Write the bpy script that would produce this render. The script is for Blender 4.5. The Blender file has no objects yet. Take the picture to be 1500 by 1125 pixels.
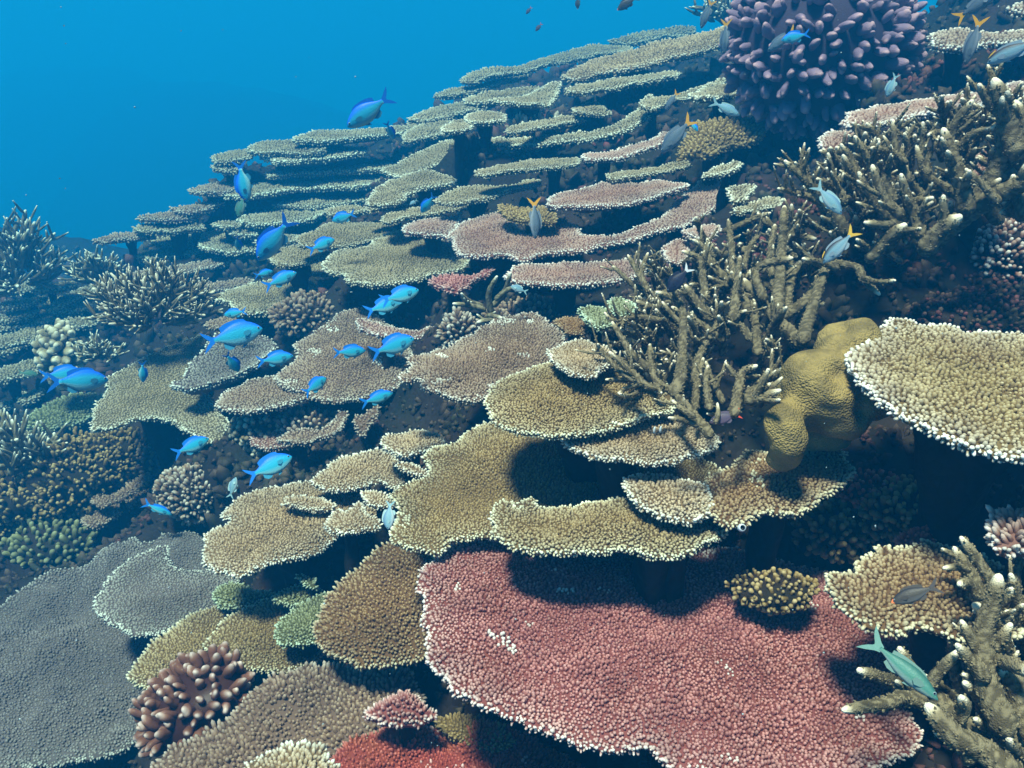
import bpy, math, random
import numpy as np
from mathutils import Vector, Matrix
from mathutils.geometry import delaunay_2d_cdt

random.seed(7)
RNG = np.random.default_rng(11)
scene = bpy.context.scene
COL = scene.collection

# ------------------------------------------------------------------ camera
PITCH = math.radians(25.6)
FPX = 1299.0
cam_data = bpy.data.cameras.new('camera')
cam_data.sensor_width = 36.0
cam_data.lens = 36.0 * FPX / 1500.0
cam_data.clip_start = 0.02
cam_data.clip_end = 200.0
cam = bpy.data.objects.new('camera', cam_data)
COL.objects.link(cam)
cam.location = (0, 0, 0)
cam.rotation_euler = (math.pi / 2 - PITCH, 0, 0)
scene.camera = cam

# ------------------------------------------------------------------ water light from the surface (world) and sun
SUN_DIR = Vector((0.20, 0.24, -1.0)).normalized()
SUN_EL = math.asin(-SUN_DIR.z)
world = bpy.data.worlds.new('World')
scene.world = world
world.use_nodes = True
wn, wl = world.node_tree.nodes, world.node_tree.links
wn.clear()
w_out = wn.new('ShaderNodeOutputWorld')
w_bg = wn.new('ShaderNodeBackground')
w_geo = wn.new('ShaderNodeTexCoord')
w_sep = wn.new('ShaderNodeSeparateXYZ')
w_ramp = wn.new('ShaderNodeValToRGB')
w_map = wn.new('ShaderNodeMapRange')
w_sky = wn.new('ShaderNodeTexSky')
w_sky.sky_type = 'NISHITA'
w_sky.sun_disc = False
w_sky.sun_elevation = SUN_EL
w_sky.sun_rotation = math.atan2(-SUN_DIR.x, -SUN_DIR.y)
w_mix = wn.new('ShaderNodeMix')
w_mix.data_type = 'RGBA'
w_mix.blend_type = 'ADD'
w_mix.inputs[0].default_value = 0.02
wl.new(w_geo.outputs['Generated'], w_sep.inputs[0])
wl.new(w_sep.outputs['Z'], w_map.inputs[0])
w_map.inputs[1].default_value = -1.0
w_map.inputs[2].default_value = 1.0
wl.new(w_map.outputs[0], w_ramp.inputs[0])
cr = w_ramp.color_ramp
cr.elements[0].position = 0.0
cr.elements[0].color = (0.0, 0.10, 0.25, 1)
cr.elements[1].position = 1.0
cr.elements[1].color = (2.2, 2.5, 2.7, 1)
e = cr.elements.new(0.42); e.color = (0.0, 0.65, 2.5, 1)
e = cr.elements.new(0.52); e.color = (0.0, 1.75, 5.2, 1)
e = cr.elements.new(0.75); e.color = (0.3, 1.6, 3.2, 1)
wl.new(w_ramp.outputs[0], w_mix.inputs[6])
wl.new(w_sky.outputs[0], w_mix.inputs[7])
wl.new(w_mix.outputs[2], w_bg.inputs[0])
w_bg.inputs[1].default_value = 0.060
wl.new(w_bg.outputs[0], w_out.inputs[0])

sun_data = bpy.data.lights.new('sun', 'SUN')
sun_data.energy = 5.0
sun_data.angle = math.radians(9.0)
sun_data.color = (1.0, 0.94, 0.80)
sun = bpy.data.objects.new('sun', sun_data)
COL.objects.link(sun)
sun.rotation_euler = SUN_DIR.to_track_quat('-Z', 'Y').to_euler()

vs = scene.view_settings
vs.view_transform = 'Standard'
vs.look = 'None'
vs.exposure = 0.62
vs.gamma = 1.0
vs.use_curve_mapping = False
scene.render.engine = 'CYCLES'
cy = scene.cycles
cy.max_bounces = 5
cy.diffuse_bounces = 2
cy.glossy_bounces = 1
cy.transmission_bounces = 1
cy.transparent_max_bounces = 4
cy.volume_bounces = 2
cy.sample_clamp_indirect = 4.0
cy.use_denoising = True
cy.use_adaptive_sampling = True
cy.adaptive_threshold = 0.015

# ------------------------------------------------------------------ geometry helpers
CP, SP = math.cos(PITCH), math.sin(PITCH)
def ray(px, py):
    """world direction (unit depth along the optical axis) through a photo position"""
    a = (np.asarray(px, float) - 750.0) / FPX
    b = (562.5 - np.asarray(py, float)) / FPX
    return np.stack([a, CP + b * SP, -SP + b * CP], -1)
def elev(py):
    return PITCH + math.atan((py - 562.5) / FPX)
def at(px, py, D):
    """point at range D metres"""
    d = ray(px, py)
    return d / np.linalg.norm(d) * D
def at_z(px, py, z):
    d = ray(px, py)
    return d * (z / d[2])

def vn3(x, y, z, seed=0):
    xi = np.floor(x).astype(np.int64); yi = np.floor(y).astype(np.int64); zi = np.floor(z).astype(np.int64)
    fx = x - xi; fy = y - yi; fz = z - zi
    fx = fx * fx * (3 - 2 * fx); fy = fy * fy * (3 - 2 * fy); fz = fz * fz * (3 - 2 * fz)
    def h(a, b, c):
        n = (a * 374761393 + b * 668265263 + c * 2147483647 + seed * 974711) & 0xffffffff
        n = ((n ^ (n >> 13)) * 1274126177) & 0xffffffff
        n = (n ^ (n >> 16)) & 0xffff
        return n / 32767.5 - 1.0
    r = 0
    for dx in (0, 1):
        for dy in (0, 1):
            for dz in (0, 1):
                r = r + h(xi + dx, yi + dy, zi + dz) * (fx if dx else 1 - fx) * (fy if dy else 1 - fy) * (fz if dz else 1 - fz)
    return r
def vn(x, y, seed=0):
    return vn3(np.asarray(x, float), np.asarray(y, float), np.zeros_like(np.asarray(x, float)) + 0.37, seed)
def fbm(x, y, seed=0, octs=4):
    r = 0; a = 1.0; f = 1.0
    for k in range(octs):
        r = r + a * vn(x * f, y * f, seed + k); a *= 0.5; f *= 2.03
    return r

def tag(o, label=None, cat=None, group=None, kind=None):
    if label: o['label'] = label
    if cat: o['category'] = cat
    if group: o['group'] = group
    if kind: o['kind'] = kind
    return o
def empty(name, loc):
    o = bpy.data.objects.new(name, None)
    o.empty_display_size = 0.05
    COL.objects.link(o)
    o.location = [float(c) for c in loc]
    return o
def make_mesh(name, V, F, mat, attr=None, smooth=True):
    """V (n,3); F list of equal-size index arrays; attr (n,3) colour data"""
    me = bpy.data.meshes.new(name)
    V = np.asarray(V, np.float32)
    me.vertices.add(len(V)); me.vertices.foreach_set('co', V.ravel())
    Fs = [np.asarray(f, np.int32) for f in (F if isinstance(F, (list, tuple)) and len(F) and isinstance(F[0], np.ndarray) and F[0].ndim == 2 else [np.asarray(F, np.int32)]) if len(f)]
    nl = sum(f.size for f in Fs); npoly = sum(len(f) for f in Fs)
    me.loops.add(nl); me.polygons.add(npoly)
    me.loops.foreach_set('vertex_index', np.concatenate([f.ravel() for f in Fs]))
    starts = []; o = 0
    for f in Fs:
        starts.append(o + np.arange(len(f)) * f.shape[1]); o += f.size
    me.polygons.foreach_set('loop_start', np.concatenate(starts).astype(np.int32))
    me.update(calc_edges=True)
    me.validate()
    me.polygons.foreach_set('use_smooth', [smooth] * len(me.polygons))
    if attr is not None:
        a = me.color_attributes.new('cc', 'FLOAT_COLOR', 'POINT')
        d = np.ones((len(V), 4), np.float32); d[:, :3] = attr
        a.data.foreach_set('color', d.ravel())
    me.materials.append(mat)
    return me
def add_obj(name, me, parent=None, kind=None):
    o = bpy.data.objects.new(name, me)
    COL.objects.link(o)
    if parent is not None: o.parent = parent
    if kind: o['kind'] = kind
    return o
def world_mesh(name, V, F, mat, parent=None, attr=None, kind=None, smooth=True):
    V = np.asarray(V, float)
    if parent is not None: V = V - np.array(parent.location)
    return add_obj(name, make_mesh(name, V, F, mat, attr, smooth), parent, kind)

# ------------------------------------------------------------------ materials
def coral_mat(name, deep, main, tip, rim, main2=None, bump=0.25, bscale=900.0, rough=0.75, nscale=11.0, mix2=0.8):
    m = bpy.data.materials.new(name); m.use_nodes = True
    n, l = m.node_tree.nodes, m.node_tree.links
    b = n['Principled BSDF']; b.inputs['Roughness'].default_value = rough
    b.inputs['Specular IOR Level'].default_value = 0.12
    at_ = n.new('ShaderNodeAttribute'); at_.attribute_name = 'cc'
    sp = n.new('ShaderNodeSeparateColor'); l.new(at_.outputs['Color'], sp.inputs[0])
    tc = n.new('ShaderNodeTexCoord')
    no = n.new('ShaderNodeTexNoise'); no.inputs['Scale'].default_value = nscale; no.inputs['Detail'].default_value = 4
    l.new(tc.outputs['Object'], no.inputs['Vector'])
    def mixc(f, a, c):
        x = n.new('ShaderNodeMix'); x.data_type = 'RGBA'
        if hasattr(f, 'links'): l.new(f, x.inputs[0])
        else: x.inputs[0].default_value = f
        for k, v in ((6, a), (7, c)):
            if hasattr(v, 'links'): l.new(v, x.inputs[k])
            else: x.inputs[k].default_value = (*v, 1)
        return x.outputs[2]
    def mr(s, a, c, lo=0.0, hi=1.0):
        x = n.new('ShaderNodeMapRange'); x.interpolation_type = 'SMOOTHSTEP'
        l.new(s, x.inputs[0]); x.inputs[1].default_value = a; x.inputs[2].default_value = c
        x.inputs[3].default_value = lo; x.inputs[4].default_value = hi
        return x.outputs[0]
    def mul(a, c):
        x = n.new('ShaderNodeMath'); x.operation = 'MULTIPLY'
        l.new(a, x.inputs[0])
        if hasattr(c, 'links'): l.new(c, x.inputs[1])
        else: x.inputs[1].default_value = c
        return x.outputs[0]
    if main2 is None: main2 = tuple(c * 0.62 for c in main)
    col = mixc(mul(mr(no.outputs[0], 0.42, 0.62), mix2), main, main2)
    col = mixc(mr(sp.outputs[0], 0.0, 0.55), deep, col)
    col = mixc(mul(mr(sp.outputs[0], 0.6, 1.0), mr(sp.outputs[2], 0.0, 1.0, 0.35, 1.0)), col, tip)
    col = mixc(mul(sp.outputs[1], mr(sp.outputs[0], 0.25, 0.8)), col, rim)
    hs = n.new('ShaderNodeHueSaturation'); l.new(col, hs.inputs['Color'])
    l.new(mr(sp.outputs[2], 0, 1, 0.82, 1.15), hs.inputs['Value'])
    l.new(hs.outputs[0], b.inputs['Base Color'])
    if bump:
        vo = n.new('ShaderNodeTexVoronoi'); vo.inputs['Scale'].default_value = bscale
        l.new(tc.outputs['Object'], vo.inputs['Vector'])
        bp = n.new('ShaderNodeBump'); bp.inputs['Strength'].default_value = bump; bp.inputs['Distance'].default_value = 0.002
        bp.invert = True
        l.new(vo.outputs['Distance'], bp.inputs['Height']); l.new(bp.outputs[0], b.inputs['Normal'])
    return m
W = (0.80, 0.82, 0.74)
PAL = {
 'slate':  coral_mat('slate_grey_coral', (0.10, 0.085, 0.08), (0.165, 0.145, 0.14), (0.215, 0.195, 0.185), (0.70, 0.76, 0.68), main2=(0.11, 0.10, 0.10), nscale=7, mix2=0.8),
 'olive': coral_mat('olive_coral', (0.101, 0.068, 0.034), (0.267, 0.181, 0.074), (0.373, 0.282, 0.137), (0.820, 0.860, 0.660)),
 'cream': coral_mat('cream_coral', (0.139, 0.098, 0.057), (0.351, 0.245, 0.132), (0.470, 0.356, 0.215), (0.840, 0.880, 0.780)),
 'gold':   coral_mat('gold_coral', (0.120, 0.085, 0.035), (0.310, 0.225, 0.095), (0.430, 0.365, 0.200), (0.900, 0.900, 0.820), main2=(0.21, 0.13, 0.05), nscale=16, mix2=0.7),
 'red':    coral_mat('red_coral', (0.160, 0.046, 0.042), (0.345, 0.118, 0.108), (0.500, 0.240, 0.220), (0.820, 0.780, 0.720), main2=(0.245, 0.075, 0.058), nscale=9, mix2=0.8),
 'deepred': coral_mat('dark_red_coral', (0.170, 0.034, 0.025), (0.380, 0.070, 0.050), (0.520, 0.150, 0.110), (0.750, 0.550, 0.520), main2=(0.28, 0.09, 0.03)),
 'brown': coral_mat('brown_coral', (0.086, 0.049, 0.024), (0.246, 0.137, 0.060), (0.319, 0.220, 0.110), (0.700, 0.680, 0.480)),
 'taupe': coral_mat('taupe_coral', (0.099, 0.065, 0.052), (0.265, 0.172, 0.114), (0.327, 0.245, 0.164), (0.780, 0.800, 0.720)),
 'grey': coral_mat('grey_coral', (0.104, 0.086, 0.084), (0.182, 0.157, 0.145), (0.207, 0.193, 0.178), (0.780, 0.840, 0.740)),
 'pink': coral_mat('pinkish_coral', (0.156, 0.077, 0.063), (0.326, 0.175, 0.130), (0.363, 0.235, 0.180), (0.840, 0.840, 0.780)),
 'khaki': coral_mat('khaki_coral', (0.090, 0.081, 0.045), (0.257, 0.200, 0.114), (0.349, 0.288, 0.184), (0.800, 0.840, 0.700)),
 'green': coral_mat('green_coral', (0.066, 0.076, 0.033), (0.169, 0.173, 0.074), (0.261, 0.268, 0.142), (0.620, 0.800, 0.620)),
 'yellow': coral_mat('yellow_brown_coral', (0.09, 0.06, 0.02), (0.26, 0.175, 0.065), (0.40, 0.31, 0.145), (0.56, 0.46, 0.26)),
 'violet': coral_mat('violet_coral', (0.056, 0.043, 0.076), (0.200, 0.140, 0.212), (0.352, 0.226, 0.289), (0.660, 0.400, 0.380), bump=0.3, bscale=350),
 'maroon': coral_mat('glossy_brown_coral', (0.05, 0.02, 0.015), (0.16, 0.07, 0.045), (0.30, 0.16, 0.11), (0.8, 0.72, 0.66), rough=0.35, bump=0.1),
 'stag':   coral_mat('staghorn_skin', (0.06, 0.048, 0.027), (0.225, 0.188, 0.112), (0.68, 0.58, 0.37), (0.88, 0.84, 0.70), bump=0.5, bscale=600, nscale=22, mix2=0.6),
 'stagfar':coral_mat('far_staghorn_skin', (0.08, 0.07, 0.04), (0.27, 0.24, 0.15), (0.66, 0.66, 0.50), (0.86, 0.88, 0.76), bump=0.3, bscale=300),
 'porites':coral_mat('lobed_coral_skin', (0.26, 0.18, 0.05), (0.36, 0.265, 0.095), (0.38, 0.29, 0.12), (0.20, 0.32, 0.12), main2=(0.19, 0.145, 0.06), bump=1.0, bscale=420, nscale=30, rough=0.75, mix2=0.9),
 'rock':   coral_mat('reef_rock', (0.012, 0.010, 0.009), (0.026, 0.020, 0.017), (0.05, 0.034, 0.026), (0.08, 0.03, 0.035), main2=(0.016, 0.018, 0.012), bump=1.0, bscale=90, nscale=10, mix2=1.0),  # dark algal rock, albedo lowered further to stand in for shade under overhangs
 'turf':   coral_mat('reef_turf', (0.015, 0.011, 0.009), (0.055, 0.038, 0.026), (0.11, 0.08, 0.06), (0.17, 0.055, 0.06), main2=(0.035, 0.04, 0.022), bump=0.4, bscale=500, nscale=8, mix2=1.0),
}

# ------------------------------------------------------------------ branchlets (numpy, one mesh per colony)
def branchlets(P, N, H, R, rim, k=5, bend=0.15, seed=1, fat=1.0, lod=False, rnd=None):
    """small upright coral fingers: arrays of base points, axes, heights, radii, rim whiteness"""
    rng = np.random.default_rng(seed)
    n = len(P)
    N = N / np.linalg.norm(N, axis=1, keepdims=True)
    ref = np.where(np.abs(N[:, 2:3]) < 0.9, np.array([[0, 0, 1.0]]), np.array([[1.0, 0, 0]]))
    U = np.cross(ref, N); U /= np.linalg.norm(U, axis=1, keepdims=True)
    Vv = np.cross(N, U)
    ph = rng.random(n) * 6.283
    if rnd is None: rnd = rng.random(n)
    bd = (U * np.cos(ph * 3)[:, None] + Vv * np.sin(ph * 3)[:, None]) * (H * bend)[:, None]
    prof = ((-0.25, 0.95, 0.0), (0.45, 1.0, 0.5), (0.82, 0.8 * fat, 0.85))
    if lod: prof = ((-0.25, 1.0, 0.0), (0.68, 0.9 * fat, 0.72))
    verts = []; attrs = []
    for (hh, rr, tt) in prof:
        for j in range(k):
            a = ph + j * 2 * math.pi / k
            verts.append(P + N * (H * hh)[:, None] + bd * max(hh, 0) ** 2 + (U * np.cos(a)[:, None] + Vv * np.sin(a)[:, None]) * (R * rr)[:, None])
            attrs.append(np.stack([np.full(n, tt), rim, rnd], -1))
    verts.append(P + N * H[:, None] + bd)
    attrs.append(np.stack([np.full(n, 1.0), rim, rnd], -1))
    m = len(verts)
    V = np.stack(verts, 1).reshape(-1, 3); A = np.stack(attrs, 1).reshape(-1, 3)
    quads = []; tris = []
    for r in range(len(prof) - 1):
        for j in range(k):
            j2 = (j + 1) % k
            quads.append((r * k + j, r * k + j2, (r + 1) * k + j2, (r + 1) * k + j))
    r = len(prof) - 1
    for j in range(k):
        tris.append((r * k + j, r * k + (j + 1) % k, m - 1))
    off = (np.arange(n) * m)[:, None, None]
    Q = (np.array(quads)[None] + off).reshape(-1, 4); T = (np.array(tris)[None] + off).reshape(-1, 3)
    return V, [Q, T], A

def seg_dist(P, poly):
    """distance from points to a closed polygon outline and the nearest outline point (2D)"""
    A = poly; B = np.roll(poly, -1, 0); AB = B - A; L2 = (AB ** 2).sum(1) + 1e-12
    out = np.empty(len(P)); near = np.empty((len(P), 2))
    for s in range(0, len(P), 3000):
        p = P[s:s + 3000]
        t = ((p[:, None] - A[None]) * AB[None]).sum(2) / L2[None]
        q = A[None] + AB[None] * np.clip(t, 0, 1)[..., None]
        d = np.linalg.norm(p[:, None] - q, axis=2)
        i = d.argmin(1); r = np.arange(len(p))
        out[s:s + 3000] = d[r, i]; near[s:s + 3000] = q[r, i]
    return out, near
def inside(P, poly):
    x, y = P[:, 0], P[:, 1]; r = np.zeros(len(P), bool)
    A = poly; B = np.roll(poly, -1, 0)
    for a, b in zip(A, B):
        c = (a[1] > y) != (b[1] > y)
        if c.any():
            xi = a[0] + (y - a[1]) * (b[0] - a[0]) / (b[1] - a[1] + 1e-15)
            r ^= c & (x < xi)
    return r
def smooth_poly(p, ds):
    n = len(p); out = []
    for i in range(n):
        a, b, c, d = p[i - 1], p[i], p[(i + 1) % n], p[(i + 2) % n]
        L = np.linalg.norm(c - b); m = max(1, int(L / ds))
        for t in np.arange(m) / m:
            out.append(0.5 * ((2 * b) + (c - a) * t + (2 * a - 5 * b + 4 * c - d) * t * t + (-a + 3 * b - 3 * c + d) * t ** 3))
    return np.array(out)

PLATES = []      # for the rock below: (outline xy, height function)
NTRI = [0]
def table_coral(px, z, pal, label, tx=0.0, ty=None, s_px=5.6, hs=1.35, rim_w=1.0, amp=0.006, lift=0.0, dome=0.0,
                spots=0, R=None, jag=1.0, gmin=17.0, seed=None, ext=0.0, group='table corals stacked up the reef slope', smin=0.0034,
                name='table_coral', bare=0.12, thick=0.35, rimfrac=1.0, rag=0.0, stalk=True):
    seed = seed if seed is not None else len(PLATES) * 13 + 5
    rng = np.random.default_rng(seed)
    px = np.array(px, float)
    cx, cyy = px.mean(0)
    if R is not None:
        k = px[:, 1].argmax(); q0 = ray(px[k, 0], px[k, 1]); P0 = q0 * (R / q0[1]); z = P0[2]
    else:
        P0 = at_z(cx, cyy, z)
    if ty is None:
        e = math.degrees(elev(cyy)); ty = math.tan(math.radians(max(0.0, gmin - e)))
    d = ray(px[:, 0], px[:, 1])
    t = (z - tx * P0[0] - ty * P0[1]) / (d[:, 2] - tx * d[:, 0] - ty * d[:, 1])
    Wp = d * t[:, None]
    poly0 = Wp[:, :2].copy()
    D = float(np.linalg.norm(P0))
    if ext:
        il, ir = int(px[:, 0].argmin()), int(px[:, 0].argmax()); n = len(px)
        ch1 = [(il + k) % n for k in range((ir - il) % n + 1)]; ch2 = [(ir + k) % n for k in range((il - ir) % n + 1)]
        up = ch1 if px[ch1, 1].mean() < px[ch2, 1].mean() else ch2
        for k in up:
            u = (px[k, 0] - px[il, 0]) / (px[ir, 0] - px[il, 0] + 1e-9)
            dirv = d[k, :2] / np.linalg.norm(d[k, :2])
            poly0[k] += dirv * ext * math.sin(math.pi * min(1, max(0, u))) ** 0.5
    if D > 3: s_px *= 1.1
    if D > 1.7:
        s_px *= 0.86; hs *= 0.75; rim_w *= 0.85
    else: s_px *= 0.82; hs *= 0.95; rim_w *= 0.9
    s = max(smin, s_px * D / FPX)
    poly = smooth_poly(poly0, s * 0.9)
    # lobed, finger-fringed growing edge
    tang = np.roll(poly, -1, 0) - np.roll(poly, 1, 0)
    nrm = np.stack([tang[:, 1], -tang[:, 0]], 1); nrm /= np.linalg.norm(nrm, axis=1, keepdims=True) + 1e-9
    area = 0.5 * (poly[:, 0] * np.roll(poly[:, 1], -1) - np.roll(poly[:, 0], -1) * poly[:, 1]).sum()
    if area < 0: nrm = -nrm
    dsp = jag * s * (0.8 * vn(poly[:, 0] / (2.2 * s), poly[:, 1] / (2.2 * s), seed) + 0.9 * vn(poly[:, 0] / (6 * s), poly[:, 1] / (6 * s), seed + 3)
                     + 0.5 * vn(poly[:, 0] / (17 * s), poly[:, 1] / (17 * s), seed + 9)) - 0.4 * s
    dsp += rag * s * np.minimum(0, vn(poly[:, 0] / (4 * s), poly[:, 1] / (4 * s), seed + 31)) * 3
    poly = poly + nrm * dsp[:, None]
    cen = poly.mean(0)
    size = math.sqrt(abs(area))
    def Hf(q, dist=None):
        r = z + tx * (q[:, 0] - P0[0]) + ty * (q[:, 1] - P0[1])
        r = r + amp * fbm(q[:, 0] / 0.09, q[:, 1] / 0.09, seed + 20, 3)
        if dist is None: dist, _ = seg_dist(q, poly)
        return r + lift * np.exp(-dist / 0.03) + dome * np.minimum(dist / max(size * 0.4, 0.02), 1)
    lo, hi = poly.min(0), poly.max(0)
    # body
    gs = max(2.2 * s, size / 26)
    gx, gy = np.meshgrid(np.arange(lo[0], hi[0], gs), np.arange(lo[1], hi[1], gs * 0.87))
    gx[1::2] += gs / 2
    G = np.stack([gx.ravel(), gy.ravel()], 1)
    G = G[inside(G, poly)]
    if len(G):
        gd, _ = seg_dist(G, poly); G = G[gd > gs * 0.45]
    allp = [Vector((float(a), float(b))) for a, b in poly] + [Vector((float(a), float(b))) for a, b in G]
    vv, _, ff, _, _, _ = delaunay_2d_cdt(allp, [], [list(range(len(poly)))], 1, 1e-7)
    Q = np.array([(v.x, v.y) for v in vv]); T = np.array([f for f in ff if len(f) == 3], np.int32)
    qd, _ = seg_dist(Q, poly)
    top = np.column_stack([Q, Hf(Q, qd)])
    th = s * 0.9 + np.minimum(qd, 0.16) * thick
    bot = top.copy(); bot[:, 2] -= th
    n = len(Q)
    ed = np.concatenate([T[:, [0, 1]], T[:, [1, 2]], T[:, [2, 0]]])
    key = np.sort(ed, 1); ku, inv, cnt = np.unique(key[:, 0].astype(np.int64) * n + key[:, 1], return_inverse=True, return_counts=True)
    be = ed[cnt[inv.ravel()] == 1]
    V = np.vstack([top, bot])
    rimv = np.exp(-qd / (1.6 * s)) * rim_w * rimfrac
    A = np.column_stack([np.concatenate([np.full(n, 0.22), np.full(n, 0.10)]), np.concatenate([rimv, rimv * 0.4]), np.full(2 * n, 0.4)])  # undersides coloured darker than the tops, shade put into the colour
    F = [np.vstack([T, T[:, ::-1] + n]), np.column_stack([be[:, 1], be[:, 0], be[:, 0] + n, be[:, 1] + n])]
    root = empty(name, (cen[0], cen[1], float(Hf(cen[None])[0]) - 0.02))
    tag(root, label, 'coral', group)
    world_mesh('plate', V, F, PAL[pal], root, A)
    # upright branchlets over the top
    gx, gy = np.meshgrid(np.arange(lo[0], hi[0], s), np.arange(lo[1], hi[1], s * 0.87))
    gx[1::2] += s / 2
    B = np.stack([gx.ravel(), gy.ravel()], 1) + (rng.random((gx.size, 2)) - 0.5) * s * 0.75
    B = B[inside(B, poly)]
    bd, near = seg_dist(B, poly)
    if bare:
        keep = fbm(B[:, 0] / 0.05, B[:, 1] / 0.05, seed + 50, 3) > -1.2 + bare
        B, bd, near = B[keep], bd[keep], near[keep]
    outw = (near - B) / (bd[:, None] + 1e-6)
    lean = np.exp(-bd / (3.0 * s))
    z3 = Hf(B, bd)
    e1 = 0.01
    gxx = (Hf(B + [e1, 0], bd) - z3) / e1; gyy = (Hf(B + [0, e1], bd) - z3) / e1
    N = np.column_stack([-gxx, -gyy, np.ones(len(B))])
    N[:, :2] += outw * (0.25 + 1.1 * lean[:, None]) * np.minimum(1, 0.25 + lean)[:, None] + rng.normal(0, 0.14, (len(B), 2))
    big = 0.85 + 0.38 * vn(B[:, 0] / (5 * s), B[:, 1] / (5 * s), seed + 77) + rng.normal(0, 0.16, len(B))
    H = s * hs * np.clip(big, 0.45, 1.6); R = s * 0.45 * np.clip(big * 0.5 + 0.55, 0.7, 1.25)
    rim = np.clip(np.exp(-(bd / (1.25 * s)) ** 1.3) * 1.1, 0, 1) * rim_w
    rim = np.clip(rim * (0.75 + 0.6 * rng.random(len(B))) + 0.10 * (rng.random(len(B)) > 0.93), 0, 1)
    rim = np.maximum(rim, 0.38 * rim_w * np.exp(-bd / (5 * s)))
    ang = np.arctan2(B[:, 1] - cen[1], B[:, 0] - cen[0]); rr0 = np.hypot(B[:, 1] - cen[1], B[:, 0] - cen[0])
    rndb = np.clip(0.5 + 0.30 * vn(ang * 16 + 7, rr0 / (9 * s), seed + 5) + 0.35 * fbm(B[:, 0] / (12 * s), B[:, 1] / (12 * s), seed + 8, 3) + rng.normal(0, 0.16, len(B)), 0, 1)
    for k in range(spots):
        c = B[rng.integers(len(B))]; rr = s * rng.uniform(0.8, 2.3)
        el = rng.uniform(1, 2.6); an = rng.uniform(0, 3.14)
        q = B - c; u = q[:, 0] * math.cos(an) + q[:, 1] * math.sin(an); w = -q[:, 0] * math.sin(an) + q[:, 1] * math.cos(an)
        rim = np.where((u / el) ** 2 + w ** 2 < rr ** 2, rng.uniform(0.6, 1.0) * (rng.random(len(B)) > .35), rim)
    Pb = np.column_stack([B, z3])
    # outward fringe
    nb = len(poly)
    rr = []
    for (down, lr) in ((0.15, 1.0), (-0.45, 0.8)):
        jit = rng.random((nb, 1)) * s * 0.5
        pp = poly - nrm * (s * 0.45 + jit)
        dd, _ = seg_dist(pp, poly)
        zz = Hf(pp, np.maximum(dd, 0)) - (s * 0.35 if down > 0 else s * 0.8)
        nn = np.column_stack([nrm * 1.0, np.full(nb, down)]) + rng.normal(0, 0.22, (nb, 3))
        rr.append((np.column_stack([pp, zz]), nn, np.full(nb, s * 1.5 * lr) * rng.uniform(0.55, 1.35, nb), s * rng.uniform(0.30, 0.44, nb), np.clip(rng.uniform(0.55, 1.1, nb), 0, 1) * rim_w * (1 if down > 0 else 0.6)))
    Pa = np.vstack([Pb] + [r[0] for r in rr]); Na = np.vstack([N] + [r[1] for r in rr])
    Ha = np.concatenate([H] + [r[2] for r in rr]); Ra = np.concatenate([R] + [r[3] for r in rr]); Ri = np.concatenate([rim] + [r[4] for r in rr])
    k = 5 if D < 1.15 else 4
    V, F, A = branchlets(Pa, Na, Ha, Ra, Ri, k=k, seed=seed, lod=D > 1.12, rnd=np.concatenate([rndb, rng.uniform(.4, 1, 2 * nb)]))
    NTRI[0] += len(F[0]) * 2 + len(F[1])
    world_mesh('branchlets', V, F, PAL[pal], root, A, kind='stuff')
    PLATES.append(dict(poly=poly, H=Hf, root=root, cen=cen, pal=pal, size=size, s=s, stalk=stalk, label=label, Q=Q, qd=qd, D=D))
    return root
# ------------------------------------------------------------------ table corals (outlines give each one its own place, size and height on the slope)
T = table_coral
near = 'table corals of the near shelf'
mid = 'table corals of the middle shelves'
far = 'table corals of the far tiers'
left = 'table corals of the left slope'
T([(717,785),(671,796),(642,812),(616,836),(610,853),(620,882),(616,911),(627,922),(620,955),(629,974),(656,999),(682,1023),(715,1040),(741,1056),(785,1071),(840,1087),(898,1096),(946,1096),(985,1122),(1050,1150),(1150,1165),(1250,1150),(1285,1124),(1331,1110),(1348,1078),(1336,1050),(1350,1030),(1400,1010),(1412,975),(1390,935),(1330,905),(1250,850),(1120,815),(900,780),(780,775)],
  -0.688, 'red', 'large red table coral with whitish edge across the bottom of the reef', s_px=6.6, tx=-0.10, ty=0.06, spots=15, amp=0.007, group=near, hs=1.3)
T([(694,628),(666,648),(633,657),(622,670),(626,692),(597,706),(571,721),(580,740),(578,761),(567,783),(582,800),(611,805),(641,809),(670,794),(714,790),(820,800),(950,790),(1040,765),(1080,730),(1060,690),(1000,660),(940,640),(860,628),(800,620),(740,620)],
  -0.628, 'olive', 'broad olive table coral half in shade, above the big red one', s_px=5.6, spots=5, ty=0.10, group=near, tx=0.0)
T([(723,747),(732,739),(747,741),(757,749),(763,740),(785,731),(788,744),(830,742),(900,730),(970,728),(1040,742),(1062,765),(1060,783),(1041,796),(1016,810),(983,818),(953,816),(931,807),(891,810),(832,816),(788,810),(741,799),(726,783),(718,763)],
  -0.583, 'olive', 'olive-gold table coral lobe with pale beaded edge directly over the red one', s_px=6.0, group=near, spots=1)
T([(912,704),(927,697),(963,695),(1000,702),(1035,715),(1045,735),(1030,752),(996,757),(956,745),(927,728)],
  -0.552, 'cream', 'small buff oval table coral left of the larger fan under the yellow lumpy coral', s_px=6.2, group=near)
T([(1242,661),(1223,656),(1197,651),(1175,665),(1130,668),(1098,657),(1070,680),(1040,700),(1022,735),(1045,757),(1085,768),(1117,752),(1165,750),(1203,734),(1232,715),(1251,690),(1242,675)],
  -0.556, 'brown', 'brown fan-shaped table coral with white fringe just below the yellow lumpy coral', s_px=6.2, group=near, spots=3)
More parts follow.
